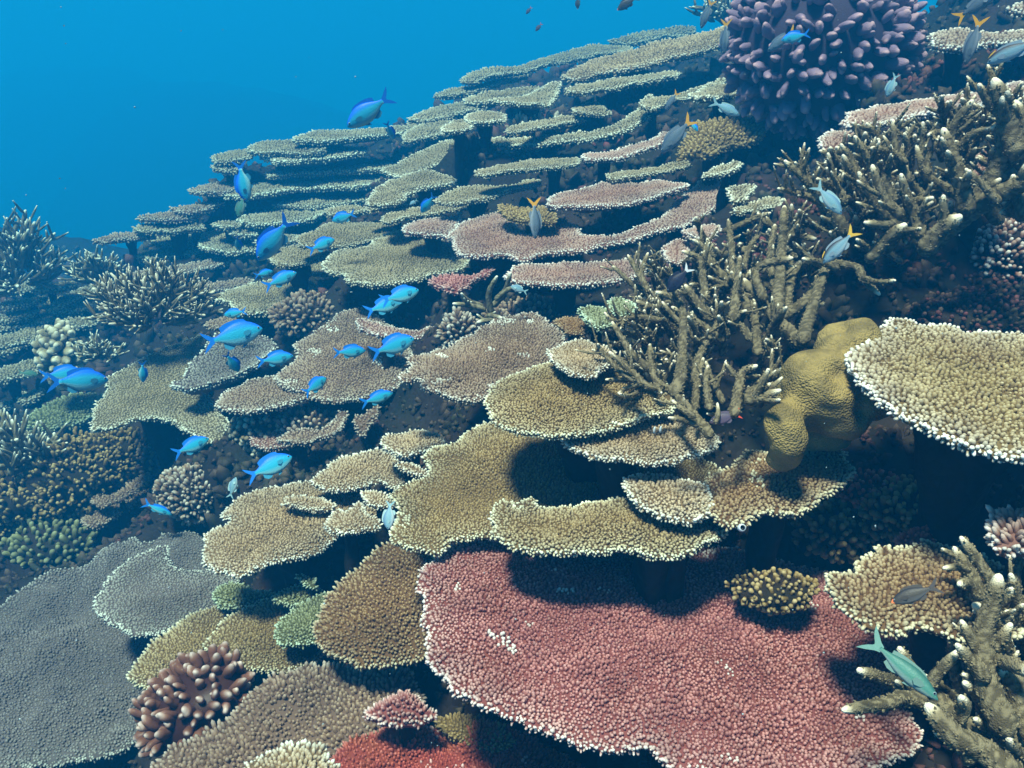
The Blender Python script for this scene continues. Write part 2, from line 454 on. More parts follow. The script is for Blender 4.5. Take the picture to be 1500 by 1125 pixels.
T([(1312,470),(1293,478),(1274,494),(1271,507),(1248,517),(1240,530),(1255,552),(1271,576),(1306,604),(1351,630),(1402,653),(1450,667),(1500,676),(1580,690),(1640,640),(1640,560),(1580,505),(1500,490),(1466,488),(1434,488),(1386,480),(1354,476),(1332,468)],
  -0.40, 'gold', 'large golden table coral with thick white edge at the right border', s_px=7.6, group=near, ty=0.05, tx=-0.02, rim_w=1.25, amp=0.004)
T([(1207,839),(1214,863),(1235,891),(1262,908),(1290,925),(1317,930),(1358,926),(1392,932),(1440,945),(1490,935),(1510,890),(1480,840),(1410,803),(1392,805),(1358,791),(1331,796),(1310,802),(1290,797),(1283,808),(1255,822),(1245,836),(1228,838)],
  -0.565, 'brown', 'brownish table coral with glaring white edge behind the lower right staghorn', s_px=7.8, group=near, rim_w=1.2)
T([(1443,775),(1450,757),(1475,750),(1510,752),(1560,775),(1560,810),(1510,815),(1475,812),(1455,800)],
  -0.50, 'pink', 'small pinkish white-tipped table coral cut by the right border', s_px=9, group=near, hs=2.2, rim_w=0.9, dome=0.01)
T([(1310,800),(1325,788),(1345,782),(1370,790),(1385,803),(1350,812)],
  -0.60, 'deepred', 'little rosy coral knob behind the white-edged brownish table', s_px=6, group=near, rim_w=0.2, dome=0.02)
T([(568,794),(536,820),(503,849),(481,871),(467,897),(454,922),(461,944),(481,959),(511,970),(551,976),(595,970),(617,965),(640,930),(645,860),(635,815),(600,795)],
  -0.775, 'brown', 'dark brown rounded table coral tucked against the left edge of the red one', s_px=6.4, group=near, ty=0.35, tx=0.15, hs=1.5, rim_w=0.7)
T([(393,988),(375,1007),(357,1029),(335,1047),(305,1062),(269,1076),(239,1098),(225,1117),(215,1150),(300,1200),(480,1200),(600,1180),(625,1060),(600,985),(540,972),(503,970),(467,966),(430,974)],
  -0.885, 'taupe', 'thick furrowed grey-brown table coral at the bottom left of the red ones', s_px=8.0, group=near, ty=0.32, tx=0.1, hs=1.4, rim_w=0.35, amp=0.012)
T([(352,1128),(375,1109),(404,1096),(430,1087),(478,1095),(482,1112),(500,1135),(440,1180),(370,1170)],
  -0.83, 'cream', 'pale fringed piece of table coral at the bottom edge in front of the furrowed one', s_px=7.5, group=near, ty=0.1)
T([(470,1150),(490,1105),(520,1080),(560,1070),(610,1066),(650,1060),(700,1064),(760,1085),(850,1110),(880,1150),(700,1200),(520,1200)],
  -0.87, 'deepred', 'deep red coral table at the very bottom left of the centre', s_px=6.5, group=near, rim_w=0.25, amp=0.025, hs=1.5, spots=5)
T([(533,1050),(548,1032),(575,1020),(600,1013),(618,1022),(622,1040),(640,1050),(600,1062),(560,1060)],
  -0.815, 'red', 'small rosy coral tuft with pale tips above the deep red table', s_px=6.5, group=near, rim_w=0.7, hs=1.7, dome=0.02)
T([(640,1046),(665,1038),(700,1042),(735,1060),(760,1085),(730,1095),(680,1080),(650,1065)],
  -0.85, 'yellow', 'brown-orange coral ledge beside the deep red table', s_px=6.5, group=near, rim_w=0.2, amp=0.015)
T([(0,889),(30,865),(75,844),(126,826),(150,805),(180,790),(195,787),(210,793),(228,790),(249,784),(294,787),(340,830),(350,900),(330,980),(290,1015),(262,1045),(210,1076),(173,1098),(137,1109),(100,1117),(40,1128),(-30,1145),(-120,1110),(-140,1000),(-80,920)],
  -1.22, 'slate', 'huge dull grey table coral filling the bottom left corner', s_px=4.6, group=left, rim_w=0.6, amp=0.014, hs=1.0, ty=0.1, smin=.006)
T([(247,801),(225,803),(192,818),(170,834),(151,856),(140,882),(142,900),(162,915),(195,930),(232,930),(250,924),(300,912),(345,880),(345,838),(305,834),(262,834),(250,818)],
  -1.08, 'grey', 'rounded grey table coral with luminous pale rim lying over the huge grey one', s_px=4.6, group=left, amp=0.006, hs=1.0, rim_w=1.1)
T([(305,893),(276,904),(247,926),(221,944),(203,970),(186,988),(192,1003),(221,1010),(254,1003),(283,988),(316,972),(345,940),(345,900),(325,890)],
  -0.99, 'olive', 'narrow olive table coral lobe lowest of the four beside the rounded grey one', s_px=5.2, group=left, rim_w=0.7, tx=0.1)
T([(401,871),(371,882),(335,900),(313,922),(298,941),(302,955),(327,970),(357,976),(401,985),(430,978),(467,963),(480,920),(450,870)],
  -0.93, 'olive', 'olive-brown table coral lobe between the dark brown round one and the narrow olive one', s_px=5.4, group=left, rim_w=0.75)
T([(474,872),(448,882),(423,897),(408,911),(403,926),(412,939),(437,944),(459,941),(485,925),(495,880)],
  -0.885, 'green', 'small greenish table coral lobe touching the dark brown round one', s_px=5.4, group=left, rim_w=0.8)
T([(309,878),(320,864),(342,855),(371,864),(410,872),(400,882),(357,890),(335,890)],
  -0.955, 'green', 'short green table coral lobe right of the rounded grey one', s_px=5.2, group=left, rim_w=0.7, dome=0.01)
T([(400,884),(415,868),(440,862),(470,868),(460,885),(430,892)],
  -0.90, 'green', 'tiny green coral lobe above the small greenish table', s_px=5.2, group=left, rim_w=0.6)
T([(432,843),(445,838),(462,850),(466,860),(450,858)],
  -0.87, 'green', 'tiny pale coral nub in the shade under the cream table', s_px=5.0, group=left, rim_w=0.8)
T([(360,719),(339,736),(322,757),(336,766),(303,781),(300,796),(294,814),(303,829),(348,843),(375,834),(405,829),(435,820),(470,808),(500,790),(540,775),(560,750),(540,720),(500,705),(440,708),(400,712)],
  -0.815, 'cream', 'wide cream table coral with notched left side next to the olive tables', s_px=5.0, group=near, amp=0.009, ty=0.08)
T([(415,737),(430,729),(455,728),(478,733),(490,745),(470,750),(440,747)],
  -0.79, 'cream', 'small cream lobe growing on the wide cream table', s_px=5.0, group=near, rim_w=.8)
T([(476,769),(490,747),(508,748),(527,739),(538,754),(554,760),(556,774),(530,776),(505,778)],
  -0.765, 'cream', 'small spiky cream table coral left of the pale blurred fish', s_px=5.2, group=near)
T([(529,725),(545,719),(567,725),(580,735),(564,745),(538,739)],
  -0.755, 'cream', 'thumb-sized pale coral lobe between the cream tables', s_px=5.2, group=near)
T([(455,706),(472,692),(485,677),(505,670),(534,662),(553,655),(575,666),(600,690),(605,710),(578,716),(553,707),(516,719),(479,719)],
  -0.765, 'cream', 'buff table coral with two blunt lobes behind the wide cream table', s_px=5.0, group=near, ty=0.1)
T([(556,642),(571,635),(590,633),(611,629),(630,634),(641,635),(657,648),(640,657),(608,666),(589,668),(567,659)],
  -0.70, 'cream', 'small pale table coral with bright edge left of the broad olive table', s_px=5.2, group=near)
T([(582,684),(597,681),(610,684),(622,686),(632,690),(620,697),(597,693)],
  -0.69, 'cream', 'little pale coral ledge sticking out left of the broad olive table', s_px=5, group=near)
T([(818,637),(831,655),(861,668),(905,679),(952,681),(1000,674),(1030,665),(1048,652),(1048,638),(1020,622),(960,612),(890,608),(830,622)],
  -0.523, 'cream', 'curved buff table coral with white edge below the near staghorn thicket', s_px=5.6, group=near)
T([(712,580),(712,597),(722,614),(745,627),(780,634),(817,637),(860,630),(905,624),(945,608),(985,598),(985,565),(930,535),(880,525),(845,524),(810,528),(770,542),(735,558)],
  -0.497, 'olive', 'rounded olive table coral whose edge shades the broad one beneath it', s_px=5.2, group=near, spots=1, ty=.03)
T([(594,522),(601,537),(586,553),(614,558),(620,568),(650,580),(690,587),(722,580),(780,560),(830,535),(825,495),(800,470),(770,460),(730,470),(690,488),(657,503),(638,510),(622,517)],
  -0.575, 'taupe', 'mauve-brown table coral with finger-fringed left edge and pale dead patch', s_px=5.0, group=mid, spots=10, rim_w=.8, ty=0.08, jag=1.6)
T([(806,518),(817,507),(841,498),(859,497),(872,503),(895,512),(900,530),(883,540),(870,551),(843,548),(820,538)],
  -0.468, 'cream', 'small bright cream table coral under the left fingers of the near staghorn', s_px=5.2, group=near)
T([(849,454),(865,451),(883,454),(900,460),(900,476),(894,482),(873,484),(857,470)],
  -0.45, 'green', 'small mint-edged table coral left of the near staghorn', s_px=5.0, group=mid)
T([(886,443),(899,433),(923,439),(930,455),(905,462)],
  -0.43, 'green', 'mint coral tuft touching the left twigs of the near staghorn', s_px=5, group=mid)
T([(811,470),(830,461),(854,465),(868,478),(855,486),(831,482)],
  -0.475, 'brown', 'dim brown table coral shelf left of the mint-edged one', s_px=5, group=mid, rim_w=0.35)
T([(663,340),(683,325),(710,316),(740,311),(757,313),(757,330),(775,337),(800,328),(817,321),(846,332),(852,345),(875,345),(897,346),(923,337),(967,318),(992,296),(1010,279),(1028,266),(1049,260),(1063,281),(1060,295),(1035,316),(1003,330),(957,341),(903,355),(850,368),(800,372),(763,379),(742,372),(710,374),(675,374),(664,360)],
  -0.56, 'pink', 'long pinkish-brown table coral curving up to the right across the middle', s_px=4.6, group=mid, tx=0.10)
T([(803,294),(817,283),(843,280),(870,273),(893,269),(930,268),(965,264),(1003,267),(1003,274),(980,282),(950,290),(920,297),(880,302),(840,303),(810,301)],
  -0.50, 'pink', 'slim pinkish table coral with pale rim above the long curving one', s_px=4.2, group=mid, tx=0.05, gmin=14, stalk=False, rim_w=1.1)
T([(740,404),(755,397),(790,396),(850,396),(930,388),(945,400),(900,412),(850,417),(790,416),(750,413)],
  -0.585, 'pink', 'thin white-rimmed rosy table coral seen edge-on left of the near staghorn', s_px=5.0, group=mid, rim_w=1.1, ext=0.06, gmin=15)
T([(627,410),(657,402),(689,404),(719,393),(720,402),(699,412),(670,426),(643,420)],
  -0.625, 'red', 'small reddish-brown coral ledge right of the khaki table', s_px=5, group=mid, rim_w=.4, hs=1.8)
T([(474,393),(482,375),(503,367),(538,361),(551,351),(591,337),(640,335),(675,345),(690,370),(680,392),(640,402),(597,411),(557,418),(517,414),(501,403)],
  -0.735, 'khaki', 'broad khaki table coral left of the long pinkish one', s_px=4.4, group=mid, rim_w=0.9)
T([(591,331),(617,321),(657,318),(674,310),(673,329),(660,350),(643,344),(617,342),(598,340)],
  -0.66, 'pink', 'small pink-brown table coral leaning on the left end of the long pinkish one', s_px=4.4, group=mid)
T([(434,351),(453,341),(482,327),(517,325),(560,325),(590,335),(560,348),(530,355),(503,361),(477,359),(442,360)],
  -0.76, 'khaki', 'pale khaki table coral in the middle distance above the broad khaki one', s_px=4.2, group=mid, rim_w=0.6)
T([(390,372),(420,362),(455,360),(480,365),(475,378),(440,386),(405,388)],
  -0.83, 'khaki', 'faded khaki coral shelf beneath the large upper left blue fish', s_px=4.2, group=mid, rim_w=0.6)
T([(290,358),(303,350),(325,347),(351,351),(380,360),(373,367),(343,371),(317,369),(295,363)],
  -1.0, 'khaki', 'oval pale table coral standing out from the dark left of the far tiers', s_px=4, group=far, gmin=10.5, R=3.50, ext=0.12)
T([(539,297),(543,285),(570,271),(594,263),(621,257),(650,259),(668,263),(660,272),(623,276),(600,286),(581,296),(557,300)],
  -0.62, 'khaki', 'pale sloping table coral shelf above the small far blue fish pair', s_px=4.2, group=mid, ext=0.04)
T([(558,251),(577,243),(603,229),(630,216),(649,208),(678,204),(710,203),(740,203),(800,200),(870,191),(910,176),(929,163),(943,147),(953,140),(963,148),(956,166),(935,182),(905,195),(870,204),(817,211),(763,214),(723,214),(690,222),(662,231),(630,248),(595,259),(571,258)],
  -0.53, 'khaki', 'very long pale table coral shelf sweeping up right to a raised tip', s_px=4.2, group=mid, tx=0.31, ext=0.0)
T([(643,289),(683,280),(737,277),(777,266),(790,268),(737,285),(697,294),(651,297)],
  -0.60, 'khaki', 'thin dim coral ledge in the shade under the very long shelf', s_px=4.2, group=mid, rim_w=0.7, ext=0.05, gmin=10)
T([(822,112),(843,102),(870,89),(902,78),(950,66),(980,60),(1020,50),(1060,38),(1092,30),(1112,33),(1104,45),(1060,68),(1020,78),(980,86),(940,99),(900,106),(870,109),(840,118)],
  -0.31, 'cream', 'large sunlit sandy table coral at the top near the far pale staghorn', s_px=4.2, group=far, gmin=13, rim_w=0.5, tx=0.2, ext=0.0)
T([(718,148),(750,143),(782,135),(806,124),(822,122),(820,134),(814,149),(803,157),(777,156),(737,153)],
  -0.50, 'khaki', 'pale triangular table coral below the left end of the large sandy one', s_px=4.2, group=far, R=2.95, ext=0.0, gmin=12)
T([(837,160),(849,154),(873,151),(885,158),(895,166),(870,168),(843,166)],
  -0.50, 'khaki', 'small khaki coral ledge right of the pale triangular one', s_px=4.2, group=far, rim_w=.6, R=2.9, ext=0.0, gmin=10)
T([(683,174),(699,168),(737,168),(742,173),(734,177),(689,180)], -0.54, 'khaki', 'short bright coral ledge, upper of a stepped pair in the far tiers', s_px=4.2, group=far, R=2.75, ext=0.06, gmin=8)
T([(647,189),(665,183),(689,182),(692,190),(672,193),(651,195)], -0.57, 'khaki', 'short bright coral ledge, lower of a stepped pair in the far tiers', s_px=4.2, group=far, R=2.65, ext=0.06, gmin=8)
T([(855,229),(897,226),(923,215),(950,208),(975,196),(980,203),(942,221),(900,233),(860,236)], -0.47, 'pink', 'thin pink-edged coral shelf under the raised tip of the very long one', s_px=4.2, group=mid, ext=0.03, tx=.1, gmin=11, R=2.3)
T([(678,116),(710,102),(758,97),(803,82),(838,75),(865,67),(918,69),(925,76),(880,80),(843,88),(803,95),(777,104),(737,109),(694,120)],
  -0.53, 'khaki', 'long dim coral shelf forming the skyline against the open blue', s_px=4, group=far, gmin=11, R=4.4, ext=0.00, rim_w=.5)
T([(636,140),(657,132),(697,124),(737,112),(771,103),(780,108),(740,120),(710,131),(657,142)], -0.64, 'khaki', 'second skyline coral shelf stepping down left', s_px=4, group=far, gmin=11, R=4.3, ext=0.00, rim_w=.5)
T([(890,60),(920,52),(960,44),(1010,38),(1015,48),(960,58),(910,66)], -0.42, 'khaki', 'faint skyline coral shelf behind the large sandy table', s_px=4, group=far, rim_w=.4)
T([(593,185),(617,172),(654,165),(658,172),(630,183),(600,190)], -0.78, 'khaki', 'far coral shelf just right of the little upper blue fish', s_px=4, group=far, gmin=11, R=4.03, ext=0.12, rim_w=.5)
T([(431,202),(463,194),(503,193),(549,191),(583,188),(600,186),(600,193),(560,199),(517,203),(470,207),(437,207)], -0.87, 'khaki', 'topmost pale shelf of the far left tier stack', s_px=4, group=far, gmin=11, R=3.96, ext=0.03)
T([(365,219),(375,213),(410,209),(458,211),(478,220),(450,225),(410,224),(380,223)], -0.90, 'khaki', 'mauve-topped coral shelf jutting left below the topmost far shelf', s_px=4, group=far, gmin=10.5, R=3.89, ext=0.03, rim_w=.7)
T([(381,228),(410,224),(440,225),(477,223),(533,217),(536,223),(510,229),(477,233),(421,237),(394,234)], -0.93, 'khaki', 'crisp pale rim of the wide far shelf under the mauve-topped one', s_px=4, group=far, gmin=10.5, R=3.86, ext=0.12, rim_w=1.1)
T([(312,230),(343,222),(370,221),(368,230),(340,236),(318,236)], -0.96, 'khaki', 'small coral shelf at the left tip of the far stack near the upright blue fish', s_px=4, group=far, gmin=10.5, R=3.86, ext=0.00, rim_w=.6)
T([(311,246),(325,239),(349,241),(352,248),(330,252)], -1.00, 'khaki', 'stubby coral shelf just above the upright blue fish', s_px=4, group=far, gmin=10.5, R=3.82, ext=0.00, rim_w=.5)
T([(277,278),(303,270),(341,266),(356,268),(350,276),(320,283),(285,282)], -1.04, 'taupe', 'taupe coral shelf poking left beside the upright blue fish', s_px=4, group=far, gmin=10.5, R=3.74, ext=0.00, rim_w=.6)
T([(330,284),(370,277),(410,272),(447,268),(517,268),(562,260),(566,267),(517,275),(450,277),(400,284),(357,288)], -0.98, 'khaki', 'long thin pale shelf crossing behind the upright blue fish', s_px=4, group=far, gmin=10.5, R=3.73, ext=0.12, rim_w=1.1)
T([(250,304),(282,300),(317,293),(330,296),(303,307),(266,311)], -1.13, 'taupe', 'upper tip of the three faded shelves at the far left', s_px=4, group=far, gmin=10.5, R=3.66, ext=0.00, rim_w=.5)
T([(201,319),(231,313),(262,308),(300,308),(285,318),(245,323)], -1.17, 'taupe', 'second of the faded far left shelves, blunt ended', s_px=4, group=far, gmin=10.5, R=3.62, ext=0.00, rim_w=.5)
T([(194,334),(231,327),(281,328),(300,334),(260,339),(210,340)], -1.20, 'khaki', 'third of the faded far left shelves', s_px=4, group=far, gmin=10.5, R=3.58, ext=0.00, rim_w=.5)
T([(135,351),(171,343),(213,339),(230,345),(192,351),(153,356)], -1.26, 'taupe', 'lowest and leftmost pointed shelf over the open blue', s_px=4, group=far, gmin=10.5, R=3.54, ext=0.00, rim_w=.5)
T([(350,321),(383,318),(421,316),(458,308),(478,304),(482,310),(458,320),(421,327),(370,329)], -1.0, 'khaki', 'bright curled rim above the large upper left blue fish', s_px=4, group=far, gmin=10.5, R=3.60, ext=0.12, rim_w=1.1)
T([(310,328),(330,324),(355,327),(350,333),(325,334)], -1.06, 'khaki', 'tiny shelf left of the bright curled rim', s_px=4, group=far, gmin=10.5, R=3.59, ext=0.00, rim_w=.6)
T([(334,340),(355,336),(376,338),(374,344),(345,345)], -1.05, 'khaki', 'tiny bright shelf over the oval pale table', s_px=4, group=far, gmin=10.5, R=3.56, ext=0.12, rim_w=.9)
T([(178,404),(220,395),(284,385),(348,372),(355,378),(302,394),(249,404),(190,411)], -1.14, 'taupe', 'long dim shelf sloping down left under the oval pale table', s_px=4, group=far, gmin=10.5, R=3.32, ext=0.00, rim_w=.6)
T([(280,416),(320,413),(360,408),(372,413),(340,425),(295,428)], -1.12, 'taupe', 'dim shelf right behind the middle left staghorn', s_px=4, group=left, rim_w=.5)
T([(313,440),(330,429),(365,416),(400,410),(450,412),(470,422),(453,437),(423,452),(378,461),(350,458),(340,448),(325,444)],
  -0.97, 'khaki', 'sunlit khaki table coral with bright rim between two pairs of blue fish', s_px=4.2, group=mid)
T([(298,474),(320,465),(355,462),(380,468),(375,478),(335,482),(305,480)], -1.02, 'taupe', 'small brown shelf under the sunlit khaki table', s_px=4.2, group=mid, rim_w=.4)
T([(295,494),(274,499),(242,511),(199,531),(160,549),(149,559),(156,570),(139,591),(133,609),(133,628),(160,626),(205,612),(256,622),(302,647),(336,642),(325,600),(300,570),(300,540),(315,510),(312,495)],
  -1.03, 'khaki', 'big drab table coral with glowing left edge at the left of the reef', s_px=4.4, group=left, hs=0.9, rag=0.4)
T([(252,577),(274,563),(284,540),(313,513),(320,504),(356,503),(395,512),(405,527),(377,550),(341,566),(306,580),(277,584)],
  -0.975, 'grey', 'grey dish-shaped table coral with dotted rim overlapping the big drab one', s_px=4.6, group=left, lift=0.03)
T([(315,590),(330,576),(357,560),(389,555),(420,556),(445,570),(450,585),(423,593),(397,602),(365,606),(330,600)],
  -0.895, 'taupe', 'oval brown table coral with bright beaded front left of the touching blue fish', s_px=4.8, group=mid)
T([(530,449),(511,453),(482,469),(463,483),(437,499),(429,507),(434,523),(410,541),(402,552),(410,562),(442,573),(477,585),(503,587),(543,581),(590,565),(600,550),(600,500),(575,480),(545,455)],
  -0.86, 'taupe', 'large mottled grey-brown table coral with several blue fish over it', s_px=4.6, group=mid, ty=0.12, bare=0.25, spots=8, rim_w=.8)
T([(519,471),(538,470),(565,478),(607,482),(645,476),(652,483),(612,492),(570,494),(538,486),(522,478)],
  -0.775, 'pink', 'thin rosy crescent shelf above the finely fringed blue fish trio', s_px=4.6, group=mid)
T([(1234,172),(1260,162),(1340,147),(1420,136),(1500,122),(1560,118),(1580,140),(1500,143),(1420,156),(1340,170),(1280,181),(1242,182)],
  -0.235, 'pink', 'long pinkish table coral edge-on behind the upper right staghorn', s_px=5.2, gmin=8, group='table corals at the upper right', tx=0.02, rim_w=1.1)
T([(1360,52),(1380,43),(1412,42),(1440,46),(1500,44),(1560,40),(1570,58),(1500,62),(1450,63),(1412,70),(1368,69)],
  -0.155, 'taupe', 'pale-edged table coral in the dark upper right corner', s_px=5.4, group='table corals at the upper right', rim_w=1.1)
T([(1476,10),(1500,5),(1540,5),(1540,16),(1500,18),(1482,16)], -0.10, 'taupe', 'tip of a table coral cut by the top right corner', s_px=5.4, group='table corals at the upper right', rim_w=1)
T([(1012,139),(1040,131),(1084,129),(1086,136),(1040,144),(1018,145)], -0.36, 'khaki', 'short bright shelf beside the violet coral', s_px=5, group='table corals at the upper right', rim_w=1.2, R=2.35, ext=0.08, gmin=8)
T([(1120,178),(1116,196),(1092,210),(1060,220),(1028,230),(992,234),(990,222),(1004,200),(1020,182),(1060,174),(1095,172)],
  -0.40, 'yellow', 'nubbly yellow-brown table coral under the violet coral', s_px=6.5, group='table corals at the upper right', hs=1.8, rim_w=.3, ty=0.35)
T([(1028,257),(1050,243),(1075,235),(1088,237),(1084,246),(1052,258)], -0.425, 'khaki', 'small pale coral finger-shelf above the raised end of the long pinkish table', s_px=4.6, group='table corals at the upper right')
T([(1064,279),(1075,272),(1104,271),(1106,284),(1090,294),(1072,295)], -0.44, 'khaki', 'small ragged coral patch right of the long pinkish table', s_px=4.8, group='table corals at the upper right', rag=.5)
T([(1074,307),(1106,293),(1125,288),(1152,290),(1146,299),(1110,309),(1085,313)], -0.455, 'khaki', 'ragged pale shelf behind the near staghorn top', s_px=4.8, group='table corals at the upper right', rag=.5)
T([(1003,338),(1030,328),(1049,327),(1056,338),(1040,356),(1015,352)], -0.475, 'pink', 'lilac-pink coral tuft between near staghorn twigs', s_px=5, group='table corals at the upper right', rim_w=.8)
T([(970,364),(985,352),(1005,352),(1012,370),(1000,388),(978,382)], -0.50, 'pink', 'lilac coral patch behind the black fish with white tail', s_px=5, group='table corals at the upper right', rim_w=.7)
T([(1196,212),(1207,200),(1235,193),(1271,200),(1285,215),(1270,235),(1235,240),(1207,228)], -0.29, 'pink', 'buff table coral poking out among the upper staghorn tips', s_px=5.6, group='table corals at the upper right')
T([(1405,240),(1434,226),(1456,230),(1475,250),(1460,275),(1431,282),(1412,265)], -0.30, 'pink', 'pinkish table coral seen through the upper staghorn fork', s_px=6, group='table corals at the upper right', ty=.3, rim_w=.4)
for (pts, z, lab) in (
  ([(0,463),(53,452),(60,457),(40,468),(0,472)], -1.32, 'faded shelf under the far left staghorn, reaching the border'),
  ([(75,444),(100,430),(132,419),(140,426),(110,442),(85,450)], -1.28, 'slanting faded shelf right of the far left staghorn'),
  ([(3,443),(30,440),(64,431),(66,438),(30,448),(5,450)], -1.27, 'faded shelf at the foot of the far left staghorn'),
  ([(57,420),(80,416),(107,413),(112,419),(80,425),(60,426)], -1.22, 'short faded shelf just right of the far left staghorn base'),
  ([(75,452),(100,449),(124,444),(130,451),(100,458),(78,458)], -1.31, 'faded level shelf below the slanting one'),
  ([(-20,520),(0,510),(35,500),(68,484),(74,490),(40,508),(0,520)], -1.42, 'dim shelf over the deep blue gap at the left border'),
  ([(132,463),(150,460),(174,453),(178,459),(150,469)], -1.27, 'tiny faded shelf left of the middle left staghorn'),
  ([(92,470),(110,465),(139,468),(142,476),(110,480)], -1.31, 'knobbly faded ledge over the round green boulder coral'),
  ([(-10,594),(10,588),(30,575),(38,572),(36,582),(10,597)], -1.50, 'dim curled shelf low at the left border'),
  ([(22,586),(45,574),(60,568),(62,576),(45,588)], -1.46, 'dim curved shelf next to the textured blue-green table'),
):
    T(pts, z, 'khaki', lab, s_px=4.0, group='faded shelves at the far left', rim_w=.6)
T([(38,618),(60,598),(89,582),(120,576),(150,580),(150,604),(107,622),(64,630)], -1.38, 'green', 'textured blue-green table coral left of the big drab one', s_px=4.8, group=left, rim_w=.4)
T([(118,760),(150,745),(185,722),(215,705),(225,712),(200,738),(165,762),(130,775)], -1.32, 'taupe', 'dim brown ledge curving above the small deep blue fish', s_px=4.6, group=left, rim_w=.3)
T([(133,726),(170,722),(200,700),(212,690),(218,700),(190,725),(150,738)], -1.27, 'taupe', 'dim upper ledge behind the branching brown coral', s_px=4.6, group=left, rim_w=.2)
T([(410,655),(440,642),(475,640),(492,618),(500,610),(510,622),(495,648),(460,660),(425,664)], -0.93, 'taupe', 'ruffled rosy-brown ridge coral above the lower bright blue fish', s_px=5, group=mid, rim_w=.6, lift=.02)
T([(519,615),(535,607),(555,597),(556,605),(545,620),(535,640),(528,640)], -0.85, 'taupe', 'small upright brown coral blade in the dark recess', s_px=5, group=mid, rim_w=.5, ty=.6)
T([(368,640),(400,632),(425,640),(420,652),(385,655)], -0.97, 'pink', 'small rosy coral crust beside the beaded coral', s_px=5, group=mid, rim_w=.6)
T([(760,305),(735,302),(738,312),(775,325),(810,325),(815,312),(800,303),(780,308)], -0.53, 'yellow', 'yellowish coral sprig on the back of the long pinkish table', s_px=5, group=mid, hs=1.9, rim_w=.4)
for (pts, R_, lab) in (
  ([(474,307),(500,303),(535,304),(540,309),(505,314),(480,313)], 2.95, 'narrow bright shelf between the small blue fish and the sloping pale shelf'),
  ([(536,304),(565,298),(600,292),(640,288),(641,293),(600,300),(565,306),(540,309)], 2.62, 'narrow shelf running under the sloping pale shelf'),
  ([(560,318),(600,306),(650,300),(700,297),(702,304),(650,310),(600,318),(570,325)], 2.42, 'dim shelf right above the small leaning pink-brown table'),
  ([(700,250),(760,240),(830,232),(850,234),(840,242),(770,250),(710,257)], 2.45, 'dim shelf in the shade beneath the middle of the very long one'),
  ([(640,176),(600,190),(590,205),(620,204),(660,192),(665,180)], 3.5, 'small dim shelf between the far left stack and the stepped pair'),
  ([(740,188),(790,176),(850,170),(858,175),(800,184),(750,195)], 2.75, 'dim shelf behind the pale twiggy patch'),
  ([(690,150),(640,158),(600,172),(620,178),(670,168),(712,158)], 3.8, 'dim shelf just under the second skyline shelf'),
  ([(780,128),(730,134),(680,146),(700,152),(750,146),(800,136)], 3.5, 'hazy shelf behind the pale triangular table'),
  ([(930,112),(860,122),(830,130),(850,136),(920,126),(990,112),(985,104)], 3.0, 'dark shelf in the shade of the large sandy table'),
  ([(940,150),(985,140),(1040,122),(1060,118),(1055,128),(1000,146),(950,160)], 2.7, 'dim shelf left of the short bright one by the violet coral'),
  ([(890,255),(940,246),(1000,238),(1010,243),(960,252),(900,262)], 2.15, 'dim shelf between the thin pink-edged one and the slim pinkish table'),
  ([(560,385),(520,375),(470,384),(440,398),(480,402),(530,396)], 2.75, 'khaki shelf tucked under the left edge of the broad khaki table'),
  ([(400,300),(450,292),(520,290),(560,288),(562,294),(510,298),(440,303)], 3.8, 'thin shadowed shelf under the long thin pale one'),
  ([(390,252),(450,246),(520,244),(580,240),(582,246),(520,251),(450,254),(400,258)], 3.9, 'thin shadowed shelf between the crisp pale rim and the long thin one'),
  ([(420,345),(380,350),(382,358),(420,356),(440,350)], 3.3, 'little shelf behind the tail of the large diving blue fish'),
  ([(200,372),(260,362),(290,365),(288,372),(230,380),(205,380)], 3.6, 'dim shelf left of the oval pale table'),
  ([(220,350),(280,345),(300,350),(270,357),(230,358)], 3.7, 'dim shelf above the one left of the oval pale table')):
    T(pts, -0.5, 'khaki', lab, s_px=4.2, group=far if R_ > 3 else mid, R=R_, gmin=11, rim_w=.7)
for (pts, R_, lab) in (
  ([(-30,500),(0,492),(50,480),(95,478),(100,488),(60,498),(0,508)], 3.1, 'broad dim shelf above the green boulder coral, reaching the border'),
  ([(-30,545),(0,540),(45,528),(66,530),(60,545),(0,556)], 2.9, 'broad dim shelf left of the green boulder coral'),
  ([(-30,480),(10,470),(60,462),(110,455),(112,463),(70,474),(0,486)], 3.3, 'hazy shelf sloping at the far left under the level one'),
  ([(60,440),(110,430),(165,424),(170,432),(120,442),(70,450)], 3.5, 'hazy shelf under the small hazy staghorn'),
  ([(-20,420),(20,415),(60,412),(64,420),(10,430)], 3.9, 'hazy uppermost shelf behind the far left staghorn'),
  ([(-30,640),(10,632),(60,636),(70,645),(20,655),(-20,655)], 2.6, 'dim shelf behind the long-fingered staghorn at the border')):
    T(pts, -0.5, 'khaki', lab, s_px=4.2, group='faded shelves at the far left', R=R_, gmin=14, rim_w=.6)
print('plates', len(PLATES), 'tris', NTRI[0])

